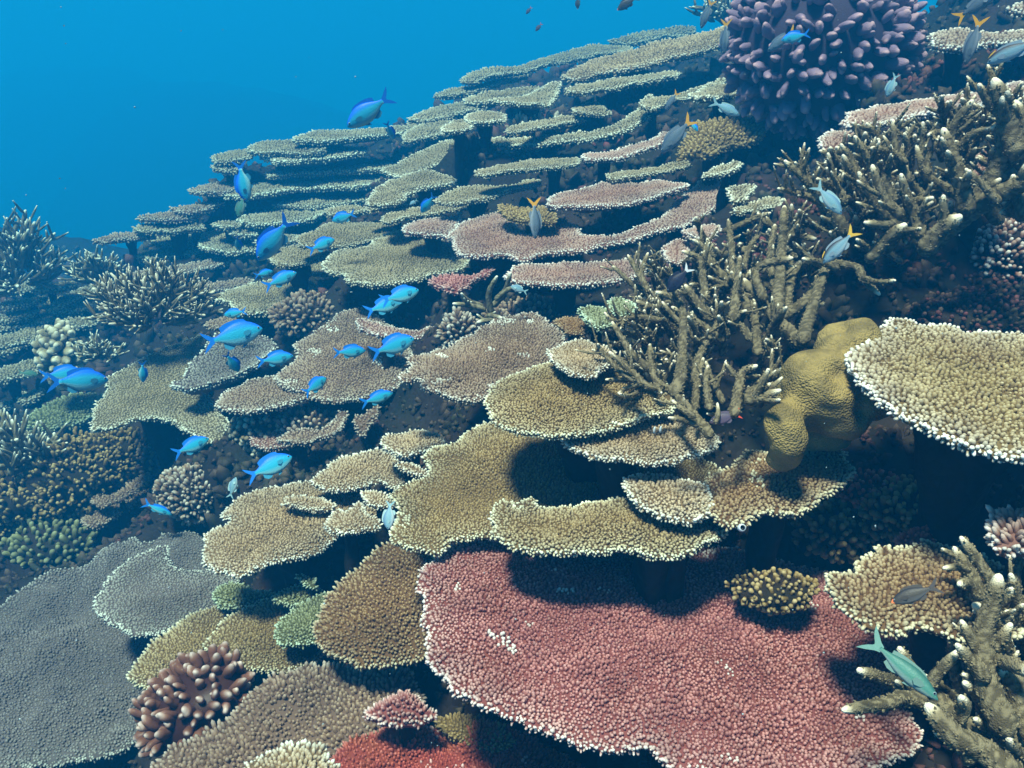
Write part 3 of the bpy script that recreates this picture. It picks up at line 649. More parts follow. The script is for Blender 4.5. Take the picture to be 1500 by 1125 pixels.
# ------------------------------------------------------------------ the reef rock under everything
EXTRA = [(-0.42, 0.95, -1.22), (-0.5, 1.05, -1.32), (-0.6, 0.9, -1.45), (-0.36, 1.1, -1.30), (-0.32, 0.95, -1.18), (-0.7, 1.1, -1.45), (-1.18, 4.15, -0.87), (-1.1, 4.35, -0.90), (-1.5, 3.7, -1.14), (-1.3, 3.8, -1.04), (-1.7, 3.8, -1.3), (-1.35, 3.9, -1.10), (-1.1, 4.1, -1.02), (0.4, 4.7, -0.52), (-0.1, 4.7, -0.60), (1.0, 4.8, -0.45), (1.5, 5.0, -0.40), (-0.45, 4.55, -0.80), (-0.2, 4.6, -0.74), (0.2, 4.3, -0.60), (-0.9, 5.0, -0.95), (-1.2, 4.5, -0.95), (-1.6, 4.8, -1.6), (0.3, 6.3, -1.0), (-1.5, 4.5, -1.5), (-2.2, 4.3, -1.9), (-2.6, 3.6, -1.8), (-2.0, 5, -2.3), (-3, 2.5, -2.1), (-1.9, 4.4, -1.8), (-0.6, 4.7, -0.88)]       # (x, y, z) places the rock must pass through or below
for (x, y, z) in ((-4, 4, -2.6), (-8, 6, -3.6), (-6, 2, -3.0), (-3, 1.2, -2.1), (-2.2, 0.4, -1.8), (-10, 0, -3.6), (0, 9, -2.9), (-3, 8, -3.2), (-5, 10, -3.6),
                  (0, 0, -1.05), (0, -1, -1.1), (-1.2, 0.2, -1.5), (1, -0.3, -0.85), (1.3, 0.5, -0.7), (2, 1.0, -0.45), (-1, -2, -1.5), (2, -2, -0.9), (5, -2, -0.6),
                  (1.6, 3.0, 0.08), (2.3, 3.3, 0.30), (2.0, 2.4, 0.05), (3.2, 2.6, 0.30), (1.25, 3.1, -0.22), (1.55, 2.3, -0.18), (4.5, 4, 0.2), (2.8, 4.6, 0.0),
                  (4, 7, -1.2), (2, 6.6, -1.2), (1, 6.8, -1.6), (0, 6.6, -1.7), (-1.2, 6.4, -1.9), (-2.2, 6.2, -2.2), (-3.2, 5.4, -2.4), (7, 9, -2.6), (8, 3, 0.0), (10, 10, -3.0), (3, 11, -3.2), (-20, 20, -15), (-10, 16, -12), (0, 20, -12), (10, 22, -12), (20, 20, -12), (-30, 0, -15), (-38, 38, -16), (0, 40, -16), (38, 38, -16), (30, 5, -6), (-12, 6, -8), (-6, 12, -8), (0, 13, -7), (8, 14, -8), (16, 8, -6),
                  (0.55, 0.85, -0.80), (0.75, 0.6, -0.85), (-0.9, 1.4, -1.28), (-1.6, 2.2, -1.62), (-2.3, 3.0, -1.85), (1.0, 1.55, -0.52), (0.75, 1.35, -0.62), (0.9, 1.2, -0.60)):
    EXTRA.append((x, y, z))
SX, SY, SZ = [], [], []
for p in PLATES:
    drop = min(0.06 + 0.28 * p['size'], 0.20)
    p['drop'] = drop
    sel = p['Q'][:: max(1, len(p['Q']) // 14)]
    h = p['H'](sel)
    SX += list(sel[:, 0]); SY += list(sel[:, 1]); SZ += list(h - drop)
for e in EXTRA:
    for _ in range(6): SX.append(e[0]); SY.append(e[1]); SZ.append(e[2])
SX, SY, SZ = map(np.array, (SX, SY, SZ))
gxs = np.unique(np.round(np.concatenate([np.arange(-40, -12, 4), np.arange(-12, -4, .4), np.arange(-4, -2, .08), np.arange(-2, 2.2, .028), np.arange(2.2, 4, .08), np.arange(4, 12.1, .4), np.arange(14, 40.1, 4)]), 4))
gys = np.unique(np.round(np.concatenate([np.arange(-7, -4, .6), np.arange(-4, 0.2, .3), np.arange(0.2, 3.2, .028), np.arange(3.2, 7, .06), np.arange(7, 13.1, .4), np.arange(15, 42.1, 4)]), 4))
GX, GY = np.meshgrid(gxs, gys)
TZ = np.empty(GX.size); fx, fy = GX.ravel(), GY.ravel()
for s0 in range(0, GX.size, 4000):
    d2 = (fx[s0:s0 + 4000, None] - SX) ** 2 + (fy[s0:s0 + 4000, None] - SY) ** 2
    w = 1.0 / (d2 + 0.006) ** 2.2
    TZ[s0:s0 + 4000] = (w * SZ).sum(1) / w.sum(1)
rad = np.hypot(fx, fy)
TZ += 0.03 * fbm(fx / 0.30, fy / 0.30, 5, 4) * np.clip(rad / 1.5, 0.35, 2) + 0.03 * np.abs(fbm(fx / 0.07, fy / 0.07, 15, 3))
for p in PLATES:
    lo, hi = p['poly'].min(0) - 0.05, p['poly'].max(0) + 0.05
    m = np.where((fx > lo[0]) & (fx < hi[0]) & (fy > lo[1]) & (fy < hi[1]))[0]
    if not len(m): continue
    q = np.column_stack([fx[m], fy[m]])
    d, _ = seg_dist(q, p['poly']); ins = inside(q, p['poly'])
    ok = ins | (d < 0.035)
    lim = p['H'](q[ok]) - np.where(ins[ok], np.minimum(p['drop'] * 0.8, 0.10), 0.05)
    TZ[m[ok]] = np.minimum(TZ[m[ok]], lim)
TZ = TZ.reshape(GX.shape)
def terr(x, y):
    x = float(np.clip(x, gxs[0], gxs[-1] - 1e-6)); y = float(np.clip(y, gys[0], gys[-1] - 1e-6))
    i = int(np.searchsorted(gxs, x, 'right')) - 1; j = int(np.searchsorted(gys, y, 'right')) - 1
    u = (x - gxs[i]) / (gxs[i + 1] - gxs[i]); v = (y - gys[j]) / (gys[j + 1] - gys[j])
    return float((TZ[j, i] * (1 - u) + TZ[j, i + 1] * u) * (1 - v) + (TZ[j + 1, i] * (1 - u) + TZ[j + 1, i + 1] * u) * v)
nx, ny = len(gxs), len(gys)
ii = (np.arange(ny - 1)[:, None] * nx + np.arange(nx - 1)[None]).ravel()
TV = np.column_stack([fx, fy, TZ.ravel()])
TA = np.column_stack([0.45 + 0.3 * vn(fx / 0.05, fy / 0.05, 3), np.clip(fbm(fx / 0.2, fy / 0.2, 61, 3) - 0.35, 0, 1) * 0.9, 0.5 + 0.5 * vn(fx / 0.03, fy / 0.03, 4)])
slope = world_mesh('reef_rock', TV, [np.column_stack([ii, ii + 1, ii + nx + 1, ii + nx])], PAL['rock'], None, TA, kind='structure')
print('terrain', len(TV), TV[:, 2].min(), TV[:, 2].max())

# stalks that carry the tables
for p in PLATES:
    if not p['stalk']: continue
    i = p['qd'].argmax(); c = p['Q'][i]; r = p['qd'][i]
    zt = float(p['H'](c[None])[0]) - p['s'] * 0.9 - min(r, .16) * 0.35 + 0.004
    zb = terr(c[0], c[1]) - 0.05
    if zt - zb < 0.02: zb = zt - 0.04
    r0 = min(0.36 * r, 0.06); r1 = max(0.35 * r0, 0.012)
    rows = [(zt - t * (zt - zb), float(np.interp(t, (0, .15, .45, .75, 1), (r0 * 1.25, r0, r1 * 1.2, r1, r1 * 1.5)))) for t in np.linspace(0, 1, 11)]
    V = []; K = 16
    for (zz, rr) in rows:
        for k in range(K):
            a = 2 * math.pi * k / K; w = 1 + 0.18 * math.sin(3 * a + c[0] * 40) + random.uniform(-.16, .16)
            V.append((c[0] + rr * w * math.cos(a), c[1] + rr * w * math.sin(a), zz))
    Fq = np.array([(q * K + k, (q + 1) * K + k, (q + 1) * K + (k + 1) % K, q * K + (k + 1) % K) for q in range(len(rows) - 1) for k in range(K)])
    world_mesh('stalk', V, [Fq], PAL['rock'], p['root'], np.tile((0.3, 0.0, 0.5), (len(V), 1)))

# encrusting growth on the rock
wgt = np.where((fy > 0.45) & (fy < 6.5) & (np.abs(fx) < 0.72 * fy + 0.25), 1.0, 0.0)
Dg = np.sqrt(fx ** 2 + fy ** 2 + TZ.ravel() ** 2)
cell = np.outer(np.gradient(gys), np.gradient(gxs)).ravel()
wgt *= cell / Dg ** 1.9 * (0.5 + np.clip(fbm(fx / 0.12, fy / 0.12, 71, 3) + 0.5, 0, 1.2))
idx = RNG.choice(len(fx), 32000, p=wgt / wgt.sum())
gxv, gyv = fx[idx] + RNG.normal(0, .012, len(idx)), fy[idx] + RNG.normal(0, .012, len(idx))
gz = np.array([terr(a, b) for a, b in zip(gxv, gyv)])
Dn = np.sqrt(gxv ** 2 + gyv ** 2 + gz ** 2)
sz = Dn / FPX * RNG.uniform(3.4, 9.5, len(idx)) * (0.7 + 0.9 * np.clip(vn(gxv / .08, gyv / .08, 9) * 1.6, 0, 1))
Ng = RNG.normal(0, .45, (len(idx), 3)); Ng[:, 2] += 0.8; Ng[:, 1] -= 0.5
V, F, A = branchlets(np.column_stack([gxv, gyv, gz]), Ng, sz * RNG.uniform(0.9, 2.4, len(idx)), sz * 0.75, np.clip(fbm(gxv / .15, gyv / .15, 33, 2) - 0.1, 0, 1), k=3, fat=1.0, seed=5, lod=True)
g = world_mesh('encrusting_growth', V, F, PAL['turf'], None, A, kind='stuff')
tag(g, 'knobbly brown and reddish crust of small corals and algae on the reef rock', 'reef growth')

# ------------------------------------------------------------------ tubes for branching corals
def tube(pts, r0, r1, sides=12, ring=0.0038, tipl=0.012, wob=0.04, seed=0, nub=0.10):
    P = np.array(pts, float)
    if len(P) == 2: P = np.vstack([P[0], P.mean(0) + RNG.normal(0, 0.03, 3) * np.linalg.norm(P[1] - P[0]), P[1]])
    out = []
    n = len(P)
    for i in range(n - 1):
        a, b, c, d = P[max(i - 1, 0)], P[i], P[i + 1], P[min(i + 2, n - 1)]
        m = max(2, int(np.linalg.norm(c - b) / ring))
        for t in np.arange(m) / m:
            out.append(0.5 * (2 * b + (c - a) * t + (2 * a - 5 * b + 4 * c - d) * t * t + (-a + 3 * b - 3 * c + d) * t ** 3))
    out.append(P[-1]); C = np.array(out); n = len(C)
    Tn = np.gradient(C, axis=0); Tn /= np.linalg.norm(Tn, axis=1, keepdims=True) + 1e-12
    up = np.array([0.3, -0.8, 0.52]); 
    U = np.cross(Tn, up); U /= np.linalg.norm(U, axis=1, keepdims=True) + 1e-9
    Vv = np.cross(Tn, U)
    L = np.concatenate([[0], np.cumsum(np.linalg.norm(np.diff(C, axis=0), axis=1))]); tot = L[-1]
    R = r0 + (r1 - r0) * (L / tot) ** 0.9
    R = R * (1 + wob * 0.5 * np.sin(L / tot * 9 + seed))
    R = R * np.sqrt(np.clip(L / (r0 * 0.9), 0.01, 1)) * (1 - 0.45 * np.clip((L - (tot - tipl)) / tipl, 0, 1) ** 1.6)
    th = np.arange(sides) * 2 * math.pi / sides
    V = C[:, None] + R[:, None, None] * (np.cos(th)[None, :, None] * U[:, None] + np.sin(th)[None, :, None] * Vv[:, None])
    V += (vn3(V[..., 0] / 0.004, V[..., 1] / 0.004, V[..., 2] / 0.004, seed) * 0.10 * R[:, None])[..., None] * (V - C[:, None]) / (R[:, None, None] + 1e-9)
    chk = 0.5
    if nub:
        chk = (RNG.random((n, sides)) > 0.6) * (0.5 + 0.5 * RNG.random((n, sides)))
        V += (chk * nub * R[:, None])[..., None] * ((V - C[:, None]) / (R[:, None, None] + 1e-9) + 0.5 * Tn[:, None])
    tip = np.clip((L - (tot - tipl)) / tipl, 0, 1)
    att = np.zeros((n, sides, 3)); att[..., 0] = np.maximum(0.14 + 0.5 * chk + 0 * V[..., 0], (0.45 + 0.55 * tip)[:, None] * (tip > 0)[:, None]); att[..., 1] = (np.clip(tip * 1.5 - 0.85, 0, 1))[:, None]; att[..., 2] = 0.75  # raised nubs lighter, hollows darker: highlights and gap shade put in the colour
    Vl = [V.reshape(-1, 3)]; Al = [att.reshape(-1, 3)]
    # rounded tip
    e1 = C[-1] + Tn[-1] * R[-1] * 0.55
    ringv = e1[None] + R[-1] * 0.72 * (np.cos(th)[:, None] * U[-1] + np.sin(th)[:, None] * Vv[-1])
    Vl += [ringv, (C[-1] + Tn[-1] * R[-1] * 0.95)[None]]
    Al += [np.tile((1, .6, .9), (sides, 1)), np.array([(1, .7, .9)])]
    V = np.vstack(Vl); A = np.vstack(Al)
    k = np.arange(sides); k2 = (k + 1) % sides
    Q = np.vstack([np.column_stack([i * sides + k, i * sides + k2, (i + 1) * sides + k2, (i + 1) * sides + k]) for i in range(n)])
    Tt = np.column_stack([n * sides + k, n * sides + k2, np.full(sides, (n + 1) * sides)])
    return V, Q, Tt, A, C, Tn, R, L
def merge(parts):
    o = 0; Vs, Qs, Ts, As = [], [], [], []
    for (V, Q, T_, A) in parts:
        Vs.append(V); Qs.append(Q + o); Ts.append(T_ + o); As.append(A); o += len(V)
    return np.vstack(Vs), [np.vstack(Qs), np.vstack(Ts)], np.vstack(As)
def branch(parent, pts, r0, r1, mat='stag', twigs=5, tw_len=0.03, seed=0, sides=12, ring=0.0034, tipl=0.014, spread=0.9, upb=0.35, twr=0.8):
    rng = np.random.default_rng(seed)
    V, Q, T_, A, C, Tn, R, L = tube(pts, r0, r1, sides, ring, tipl, seed=seed)
    parts = [(V, Q, T_, A)]; axes = [(C, Tn, R, L)]
    for k in range(twigs):
        i = int(len(C) * rng.uniform(0.25, 0.93)); i = min(i, len(C) - 2)
        d = rng.normal(0, 1, 3); d -= Tn[i] * d.dot(Tn[i]); d /= np.linalg.norm(d) + 1e-9
        d = Tn[i] * rng.uniform(0.5, 1.1) + d * spread + np.array([0, -0.1, upb]); d /= np.linalg.norm(d)
        ln = tw_len * rng.uniform(0.5, 1.3)
        s = C[i]; e = s + d * (ln + R[i]); mdl = (s + e) / 2 + np.array([0, 0, -0.06 * ln])
        r = min(R[i] * 0.8, r1 * 1.15) * twr
        v = tube([s, mdl, e], r, r * 0.68, max(6, sides - 2), ring, min(tipl * .8, ln * .45), seed=seed + k)
        parts.append(v[:4]); axes.append(v[4:])
    if mat == 'stag' and ring < 0.01:
        PP, NN, HH, RR = [], [], [], []
        for (C_, Tn_, R_, L_) in axes:
            tot = L_[-1]; m = int(tot * 2 * math.pi * float(R_.mean()) / 3.8e-5)
            if m < 1: continue
            t = rng.random(m) * tot * 0.97; a = rng.random(m) * 6.283
            cc = np.column_stack([np.interp(t, L_, C_[:, q]) for q in range(3)]); tt = np.column_stack([np.interp(t, L_, Tn_[:, q]) for q in range(3)]); rr = np.interp(t, L_, R_)
            u = np.cross(tt, np.array([0.31, -0.8, 0.52])); u /= np.linalg.norm(u, axis=1, keepdims=True) + 1e-9; w = np.cross(tt, u)
            nn = u * np.cos(a)[:, None] + w * np.sin(a)[:, None]
            PP.append(cc + nn * (rr * 0.97)[:, None]); NN.append(nn + tt * 0.9); HH.append(np.full(m, 0.0024)); RR.append(np.full(m, 0.0013))
        if PP:
            PP, NN, HH, RR = np.vstack(PP), np.vstack(NN), np.concatenate(HH) * rng.uniform(.7, 1.3, sum(map(len, HH))), np.concatenate(RR)
            v_, f_, a_ = branchlets(PP, NN, HH, RR, np.zeros(len(PP)), k=3, seed=seed, lod=True)
            a_[:, 0] = np.maximum(a_[:, 0] * 0.75, 0.3)
            parts.append((v_, f_[0], f_[1], a_))
    V, F, A = merge(parts)
    NTRI[0] += 2 * len(F[0]) + len(F[1])
    world_mesh('branch', V, F, PAL[mat], parent, A)

def DE(y): return 1.03 + (600 - y) * 0.00172
def traced(root, spec, dfun, mat='stag', seed=0, **kw):
    for q, (pts, w0, w1, tw) in enumerate(spec):
        P = []
        n = len(pts)
        off = ((q * 37 + seed) % 11 - 5) * 0.008
        for i, p in enumerate(pts):
            D = dfun(p[1]) + off + (p[2] if len(p) > 2 else 0) - 0.02 * i
            P.append(at(p[0], p[1], D))
        D = dfun(pts[0][1])
        branch(root, P, w0 * 0.37 * D / FPX, w1 * 0.37 * D / FPX, mat, twigs=tw, seed=seed + q * 7, **kw)

# near thicket
b = at(1040, 626, DE(626) + 0.05)
rt = empty('staghorn_coral', b)
tag(rt, 'brown staghorn coral thicket with pale tips left of the yellow lumpy coral', 'coral', 'staghorn corals')
traced(rt, [
 ([(1042, 640), (1016, 608), (980, 570), (950, 566), (920, 540), (893, 516)], 22, 12, 5),
 ([(1020, 612), (1000, 600), (985, 587)], 14, 9, 1),
 ([(1024, 625), (1003, 616), (980, 612)], 13, 9, 1),
 ([(1018, 600), (1022, 560), (1030, 525)], 17, 10, 2),
 ([(1040, 600), (1034, 560), (1037, 536)], 15, 10, 1),
 ([(1060, 590), (1045, 560), (1034, 530)], 13, 8, 1),
 ([(1017, 560), (1025, 521), (1047, 480), (1063, 465), (1093, 455)], 17, 10, 1),
 ([(985, 580), (997, 552), (1000, 500), (999, 452), (985, 436), (962, 428)], 26, 13, 3),
 ([(975, 566), (958, 553), (952, 505)], 15, 11, 0),
 ([(950, 562), (936, 553), (925, 556), (888, 556)], 13, 8, 1),
 ([(960, 545), (928, 520), (912, 498), (897, 472)], 16, 9, 2),
 ([(945, 545), (915, 532), (886, 520), (868, 512)], 12, 7, 4),
 ([(938, 560), (910, 545), (880, 512), (876, 504)], 13, 7, 3),
 ([(935, 575), (922, 580), (908, 577)], 10, 7, 0),
 ([(940, 560), (920, 568), (906, 576)], 10, 7, 0),
 ([(970, 470), (935, 465), (900, 470), (886, 458)], 13, 7, 5),
 ([(985, 440), (960, 450), (929, 440)], 13, 9, 1),
 ([(953, 432), (925, 415), (897, 389)], 13, 8, 2),
 ([(950, 428), (936, 402), (920, 374)], 13, 8, 2),
 ([(948, 425), (940, 400), (949, 371)], 12, 8, 2),
 ([(999, 455), (975, 425), (960, 405)], 12, 9, 2),
 ([(1042, 470), (1020, 440), (1004, 418)], 17, 11, 2),
 ([(1060, 500), (1020, 470), (985, 450)], 16, 11, 1),
 ([(1075, 470), (1078, 430), (1084, 376)], 20, 10, 2),
 ([(1083, 430), (1095, 370), (1113, 341)], 15, 9, 1),
 ([(1090, 430), (1103, 405), (1116, 392)], 13, 8, 1),
 ([(1074, 410), (1072, 370), (1067, 322)], 15, 9, 3),
 ([(1072, 415), (1045, 390), (1030, 362), (1016, 352)], 17, 11, 3),
 ([(1050, 395), (1040, 370), (1036, 350)], 14, 9, 2),
 ([(1035, 440), (1030, 410), (1025, 380), (1000, 368)], 16, 10, 3),
 ([(1068, 420), (1050, 412), (1038, 405)], 11, 8, 3),
 ([(1180, 508), (1140, 470), (1110, 435), (1090, 410)], 30, 16, 3),
 ([(1174, 503), (1190, 450), (1210, 391)], 26, 16, 1),
 ([(1138, 468), (1180, 440), (1207, 400)], 24, 14, 1),
 ([(1138, 455), (1143, 400), (1146, 350), (1149, 303)], 24, 14, 1),
 ([(1140, 440), (1128, 380), (1135, 330)], 17, 11, 2),
 ([(1152, 455), (1158, 410), (1172, 384)], 20, 15, 1),
 ([(1120, 440), (1108, 410), (1112, 390), (1160, 378)], 17, 12, 1),
 ([(1132, 420), (1110, 410), (1100, 400)], 20, 13, 2),
 ([(1100, 460), (1085, 430), (1078, 400)], 24, 14, 2),
 ([(1210, 393), (1195, 384), (1176, 380)], 13, 9, 0),
 ([(1100, 500), (1088, 480), (1068, 470)], 16, 11, 1),
 ([(1110, 520), (1106, 470), (1104, 440)], 20, 14, 1),
 ([(1075, 610), (1082, 570), (1088, 545), (1108, 536)], 24, 14, 2),
 ([(1085, 590), (1110, 565), (1135, 545), (1152, 538)], 22, 12, 7),
 ([(1090, 590), (1120, 580), (1142, 572)], 22, 14, 6),
 ([(1048, 622), (1052, 605), (1051, 591)], 11, 8, 0),
 ([(1056, 612), (1045, 608), (1036, 606)], 9, 7, 0),
 ([(1060, 340), (1105, 320), (1128, 312)], 12, 8, 3),
 ([(1140, 335), (1120, 325), (1110, 312)], 12, 8, 1),
 ([(1115, 400), (1150, 348), (1195, 350)], 12, 12, 2),
], DE, seed=40, tw_len=0.03)
# random filler of the same thicket, behind the traced branches
rg = np.random.default_rng(5)
def fill(root, n, region, dfun, back, wid, lenpx, mat='stag', seed=0, dirb=(0, 1), twigs=3, tw_len=0.025, **kw):
    rg = np.random.default_rng(seed)
    for k in range(n):
        x0, y0, x1, y1 = region[rg.integers(len(region))]
        x, y = rg.uniform(x0, x1), rg.uniform(y0, y1)
        D = dfun(y) + back + rg.uniform(-0.04, 0.06)
        a = math.atan2(dirb[1], dirb[0]) + rg.normal(0, 0.55)
        ln = lenpx * rg.uniform(0.6, 1.3)
        x2, y2 = x + ln * math.cos(a), y - ln * math.sin(a)
        mx, my = (x + x2) / 2 + rg.normal(0, ln * .1), (y + y2) / 2 + rg.normal(0, ln * .1)
        w = wid * rg.uniform(0.65, 1.1) * D / FPX * 0.36
        branch(root, [at(x, y, D + .03), at(mx, my, D), at(x2, y2, D - 0.03)], w, w * 0.62, mat, twigs=twigs, seed=seed + k, tw_len=tw_len, **kw)
fill(rt, 75, [(960, 430, 1150, 600), (1000, 380, 1190, 470), (940, 470, 1060, 600), (1040, 360, 1200, 440)], DE, 0.09, 17, 55, seed=300, dirb=(-0.35, 1))
fill(rt, 26, [(905, 490, 980, 560), (960, 400, 1060, 440)], DE, 0.05, 12, 40, seed=380, dirb=(-0.7, 0.8))

# upper thicket
def DF(y): return 1.36 + (300 - y) * 0.0004
rt2 = empty('staghorn_coral', at(1350, 370, 1.40))
tag(rt2, 'large staghorn coral thicket with ribbed stems and bright tips at the upper right', 'coral', 'staghorn corals')
traced(rt2, [
 ([(1345, 372), (1375, 345), (1422, 310), (1462, 285), (1500, 268), (1545, 250)], 40, 24, 2),
 ([(1418, 318), (1410, 275), (1400, 245), (1382, 190)], 34, 17, 4),
 ([(1424, 310), (1450, 265), (1468, 225), (1472, 188)], 36, 20, 3),
 ([(1414, 292), (1385, 275), (1358, 258), (1343, 214)], 20, 12, 1),
 ([(1352, 355), (1338, 310), (1328, 285), (1320, 256)], 24, 12, 2),
 ([(1330, 330), (1300, 315), (1275, 285), (1258, 253)], 20, 11, 1),
 ([(1325, 320), (1295, 290), (1278, 243)], 20, 12, 2),
 ([(1310, 300), (1298, 265), (1305, 216)], 20, 12, 3),
 ([(1300, 312), (1262, 275), (1245, 250), (1235, 228)], 17, 11, 3),
 ([(1320, 326), (1295, 329), (1267, 326)], 17, 11, 0),
 ([(1240, 345), (1225, 318), (1200, 285), (1179, 263), (1150, 236)], 26, 11, 5),
 ([(1215, 310), (1190, 290), (1160, 282), (1140, 276)], 15, 8, 5),
 ([(1200, 290), (1185, 262), (1176, 232)], 15, 8, 4),
 ([(1190, 270), (1172, 250), (1165, 238)], 13, 8, 3),
 ([(1235, 280), (1215, 270), (1197, 262)], 13, 9, 1),
 ([(1240, 300), (1220, 255), (1213, 225)], 14, 9, 3),
 ([(1270, 290), (1250, 240), (1232, 212)], 17, 10, 3),
 ([(1285, 260), (1270, 230), (1252, 200)], 16, 10, 4),
 ([(1335, 270), (1315, 230), (1308, 176)], 18, 10, 3),
 ([(1330, 250), (1328, 215), (1325, 196)], 17, 10, 3),
 ([(1330, 240), (1300, 222), (1277, 217)], 14, 11, 1),
 ([(1360, 260), (1350, 210), (1352, 180)], 18, 10, 3),
 ([(1370, 300), (1345, 280), (1330, 262)], 17, 11, 2),
 ([(1385, 215), (1400, 180), (1424, 148)], 18, 12, 2),
 ([(1390, 215), (1375, 195), (1360, 198)], 14, 9, 2),
 ([(1395, 200), (1410, 190), (1436, 163)], 12, 9, 0),
 ([(1398, 230), (1420, 200), (1455, 187)], 15, 10, 1),
 ([(1475, 235), (1462, 210), (1447, 200)], 16, 11, 0),
 ([(1492, 235), (1478, 190), (1468, 150), (1457, 118)], 40, 22, 4),
 ([(1478, 190), (1474, 150), (1470, 126)], 24, 15, 2),
 ([(1460, 165), (1445, 145), (1434, 124)], 18, 12, 3),
 ([(1520, 230), (1500, 190), (1488, 150)], 30, 18, 3),
 ([(1500, 320), (1488, 280), (1484, 258)], 22, 14, 0),
 ([(1530, 300), (1500, 290), (1478, 290)], 18, 10, 2),
 ([(1350, 375), (1375, 340), (1405, 318)], 34, 24, 1),
 ([(1290, 370), (1310, 350), (1336, 300), (1366, 290)], 22, 12, 2),
 ([(1330, 325), (1345, 312), (1366, 296)], 12, 9, 1),
 ([(1270, 385), (1300, 350), (1325, 330)], 24, 20, 1),
 ([(1220, 385), (1256, 392), (1265, 410), (1288, 431)], 15, 10, 0),
 ([(1262, 406), (1285, 413), (1311, 411)], 11, 8, 0),
 ([(1230, 395), (1205, 385), (1176, 379)], 14, 9, 1),
 ([(1240, 375), (1225, 350), (1216, 340)], 14, 10, 3),
 ([(1465, 300), (1440, 272), (1415, 248)], 16, 9, 1),
], DF, seed=900, tw_len=0.028)
fill(rt2, 85, [(1190, 240, 1330, 340), (1250, 215, 1400, 320), (1380, 180, 1500, 260), (1250, 320, 1350, 390)], DF, 0.09, 18, 55, seed=1300, dirb=(-0.25, 1))
fill(rt2, 14, [(1440, 270, 1520, 330), (1440, 180, 1520, 260)], DF, 0.05, 24, 60, seed=1400, dirb=(-0.2, 1))

# lower right staghorn, close to the camera
def DG(y): return 0.86 + (1125 - y) * 0.0004
rt3 = empty('staghorn_coral', at(1470, 1120, 0.93))
tag(rt3, 'close-up staghorn coral with thick white-tipped stems in the lower right corner', 'coral', 'staghorn corals')
traced(rt3, [
 ([(1440, 1095), (1385, 1035), (1345, 1010), (1328, 990)], 40, 26, 1),
 ([(1360, 1030), (1322, 1022), (1300, 1030), (1236, 1040)], 26, 17, 0),
 ([(1340, 1020), (1310, 1000), (1285, 990), (1258, 982)], 24, 17, 0),
 ([(1345, 1000), (1328, 970), (1318, 950)], 26, 18, 0),
 ([(1350, 1015), (1375, 985), (1402, 955)], 22, 16, 0),
 ([(1352, 1010), (1325, 1005), (1313, 998)], 14, 12, 0),
 ([(1450, 1000), (1420, 965), (1402, 945)], 26, 15, 0),
 ([(1480, 1080), (1445, 1000), (1440, 930), (1455, 880), (1463, 845)], 46, 26, 1),
 ([(1445, 900), (1425, 850), (1398, 803)], 36, 16, 1),
 ([(1460, 860), (1432, 820), (1408, 788)], 20, 14, 0),
 ([(1452, 960), (1465, 940), (1480, 915)], 24, 17, 0),
 ([(1465, 900), (1472, 880), (1482, 862)], 22, 16, 0),
 ([(1440, 880), (1420, 855), (1405, 856)], 20, 14, 0),
 ([(1430, 850), (1412, 832), (1383, 832)], 16, 12, 0),
 ([(1490, 900), (1485, 850), (1500, 800), (1515, 790)], 26, 14, 1),
 ([(1440, 975), (1470, 970), (1510, 985)], 22, 22, 0),
 ([(1480, 985), (1452, 980), (1445, 978)], 26, 20, 0),
 ([(1400, 1060), (1412, 1035), (1408, 1022)], 26, 18, 0),
 ([(1500, 1150), (1440, 1100), (1400, 1080), (1360, 1035)], 50, 30, 1),
 ([(1530, 1100), (1500, 1040), (1480, 980)], 50, 34, 1),
], DG, seed=2000, tw_len=0.02, sides=16, ring=0.0028, tipl=0.012)
fill(rt3, 30, [(1400, 1000, 1530, 1150), (1440, 900, 1540, 1050)], DG, 0.05, 34, 70, seed=2300, dirb=(-0.3, 1), twigs=1, tw_len=.02)

# small fingers in the middle
def DH(y): return 1.75
rt4 = empty('staghorn_coral', at(720, 470, 1.78))
tag(rt4, 'small clump of blunt brown coral fingers under the thin rosy shelf', 'coral', 'staghorn corals')
traced(rt4, [([(720, 460), (716, 430), (728, 405)], 15, 8, 0), ([(722, 450), (740, 425), (748, 400)], 15, 8, 1), ([(725, 440), (745, 424), (762, 420)], 12, 8, 0),
             ([(712, 455), (690, 448), (664, 445)], 13, 8, 2), ([(708, 450), (685, 440), (676, 430)], 12, 8, 1), ([(740, 478), (718, 470), (700, 472)], 14, 9, 2), ([(722, 470), (716, 462), (735, 466)], 12, 9, 1)],
       DH, mat='stagfar', seed=60, tw_len=0.02)

# far staghorn thickets
def dome_stag(label, px, py, D, rx, ry, n, w, L, seed, up=0.6, mat='stagfar'):
    rg = np.random.default_rng(seed)
    c = at(px, py, D)
    r = empty('staghorn_coral', c); tag(r, label, 'coral', 'staghorn corals')
    k = D / FPX
    for i in range(n):
        d = rg.normal(0, 1, 3); d[2] = abs(d[2]) * 0.9 + 0.12; d[1] -= 0.3; d /= np.linalg.norm(d)
        st = c + d * np.array([rx, rx * 0.7, ry]) * k * rg.uniform(0.1, 0.55)
        en = c + d * np.array([rx, rx * 0.7, ry]) * k * rg.uniform(0.75, 1.08)
        en = en + np.array([0, 0, L * k * 0.2])
        branch(r, [st, (st + en) / 2 + rg.normal(0, .012, 3), en], w * k / 2, w * k * 0.33, mat, twigs=5, tw_len=L * k, seed=seed + i, sides=6, ring=0.02, tipl=0.013, upb=up)
    return r
dome_stag('hazy pale staghorn coral standing against the open blue at the far left', 25, 420, 4.1, 68, 105, 56, 8, 22, 3000)
dome_stag('small hazy staghorn coral between the two larger left ones', 145, 415, 3.7, 38, 36, 22, 7, 16, 3200)
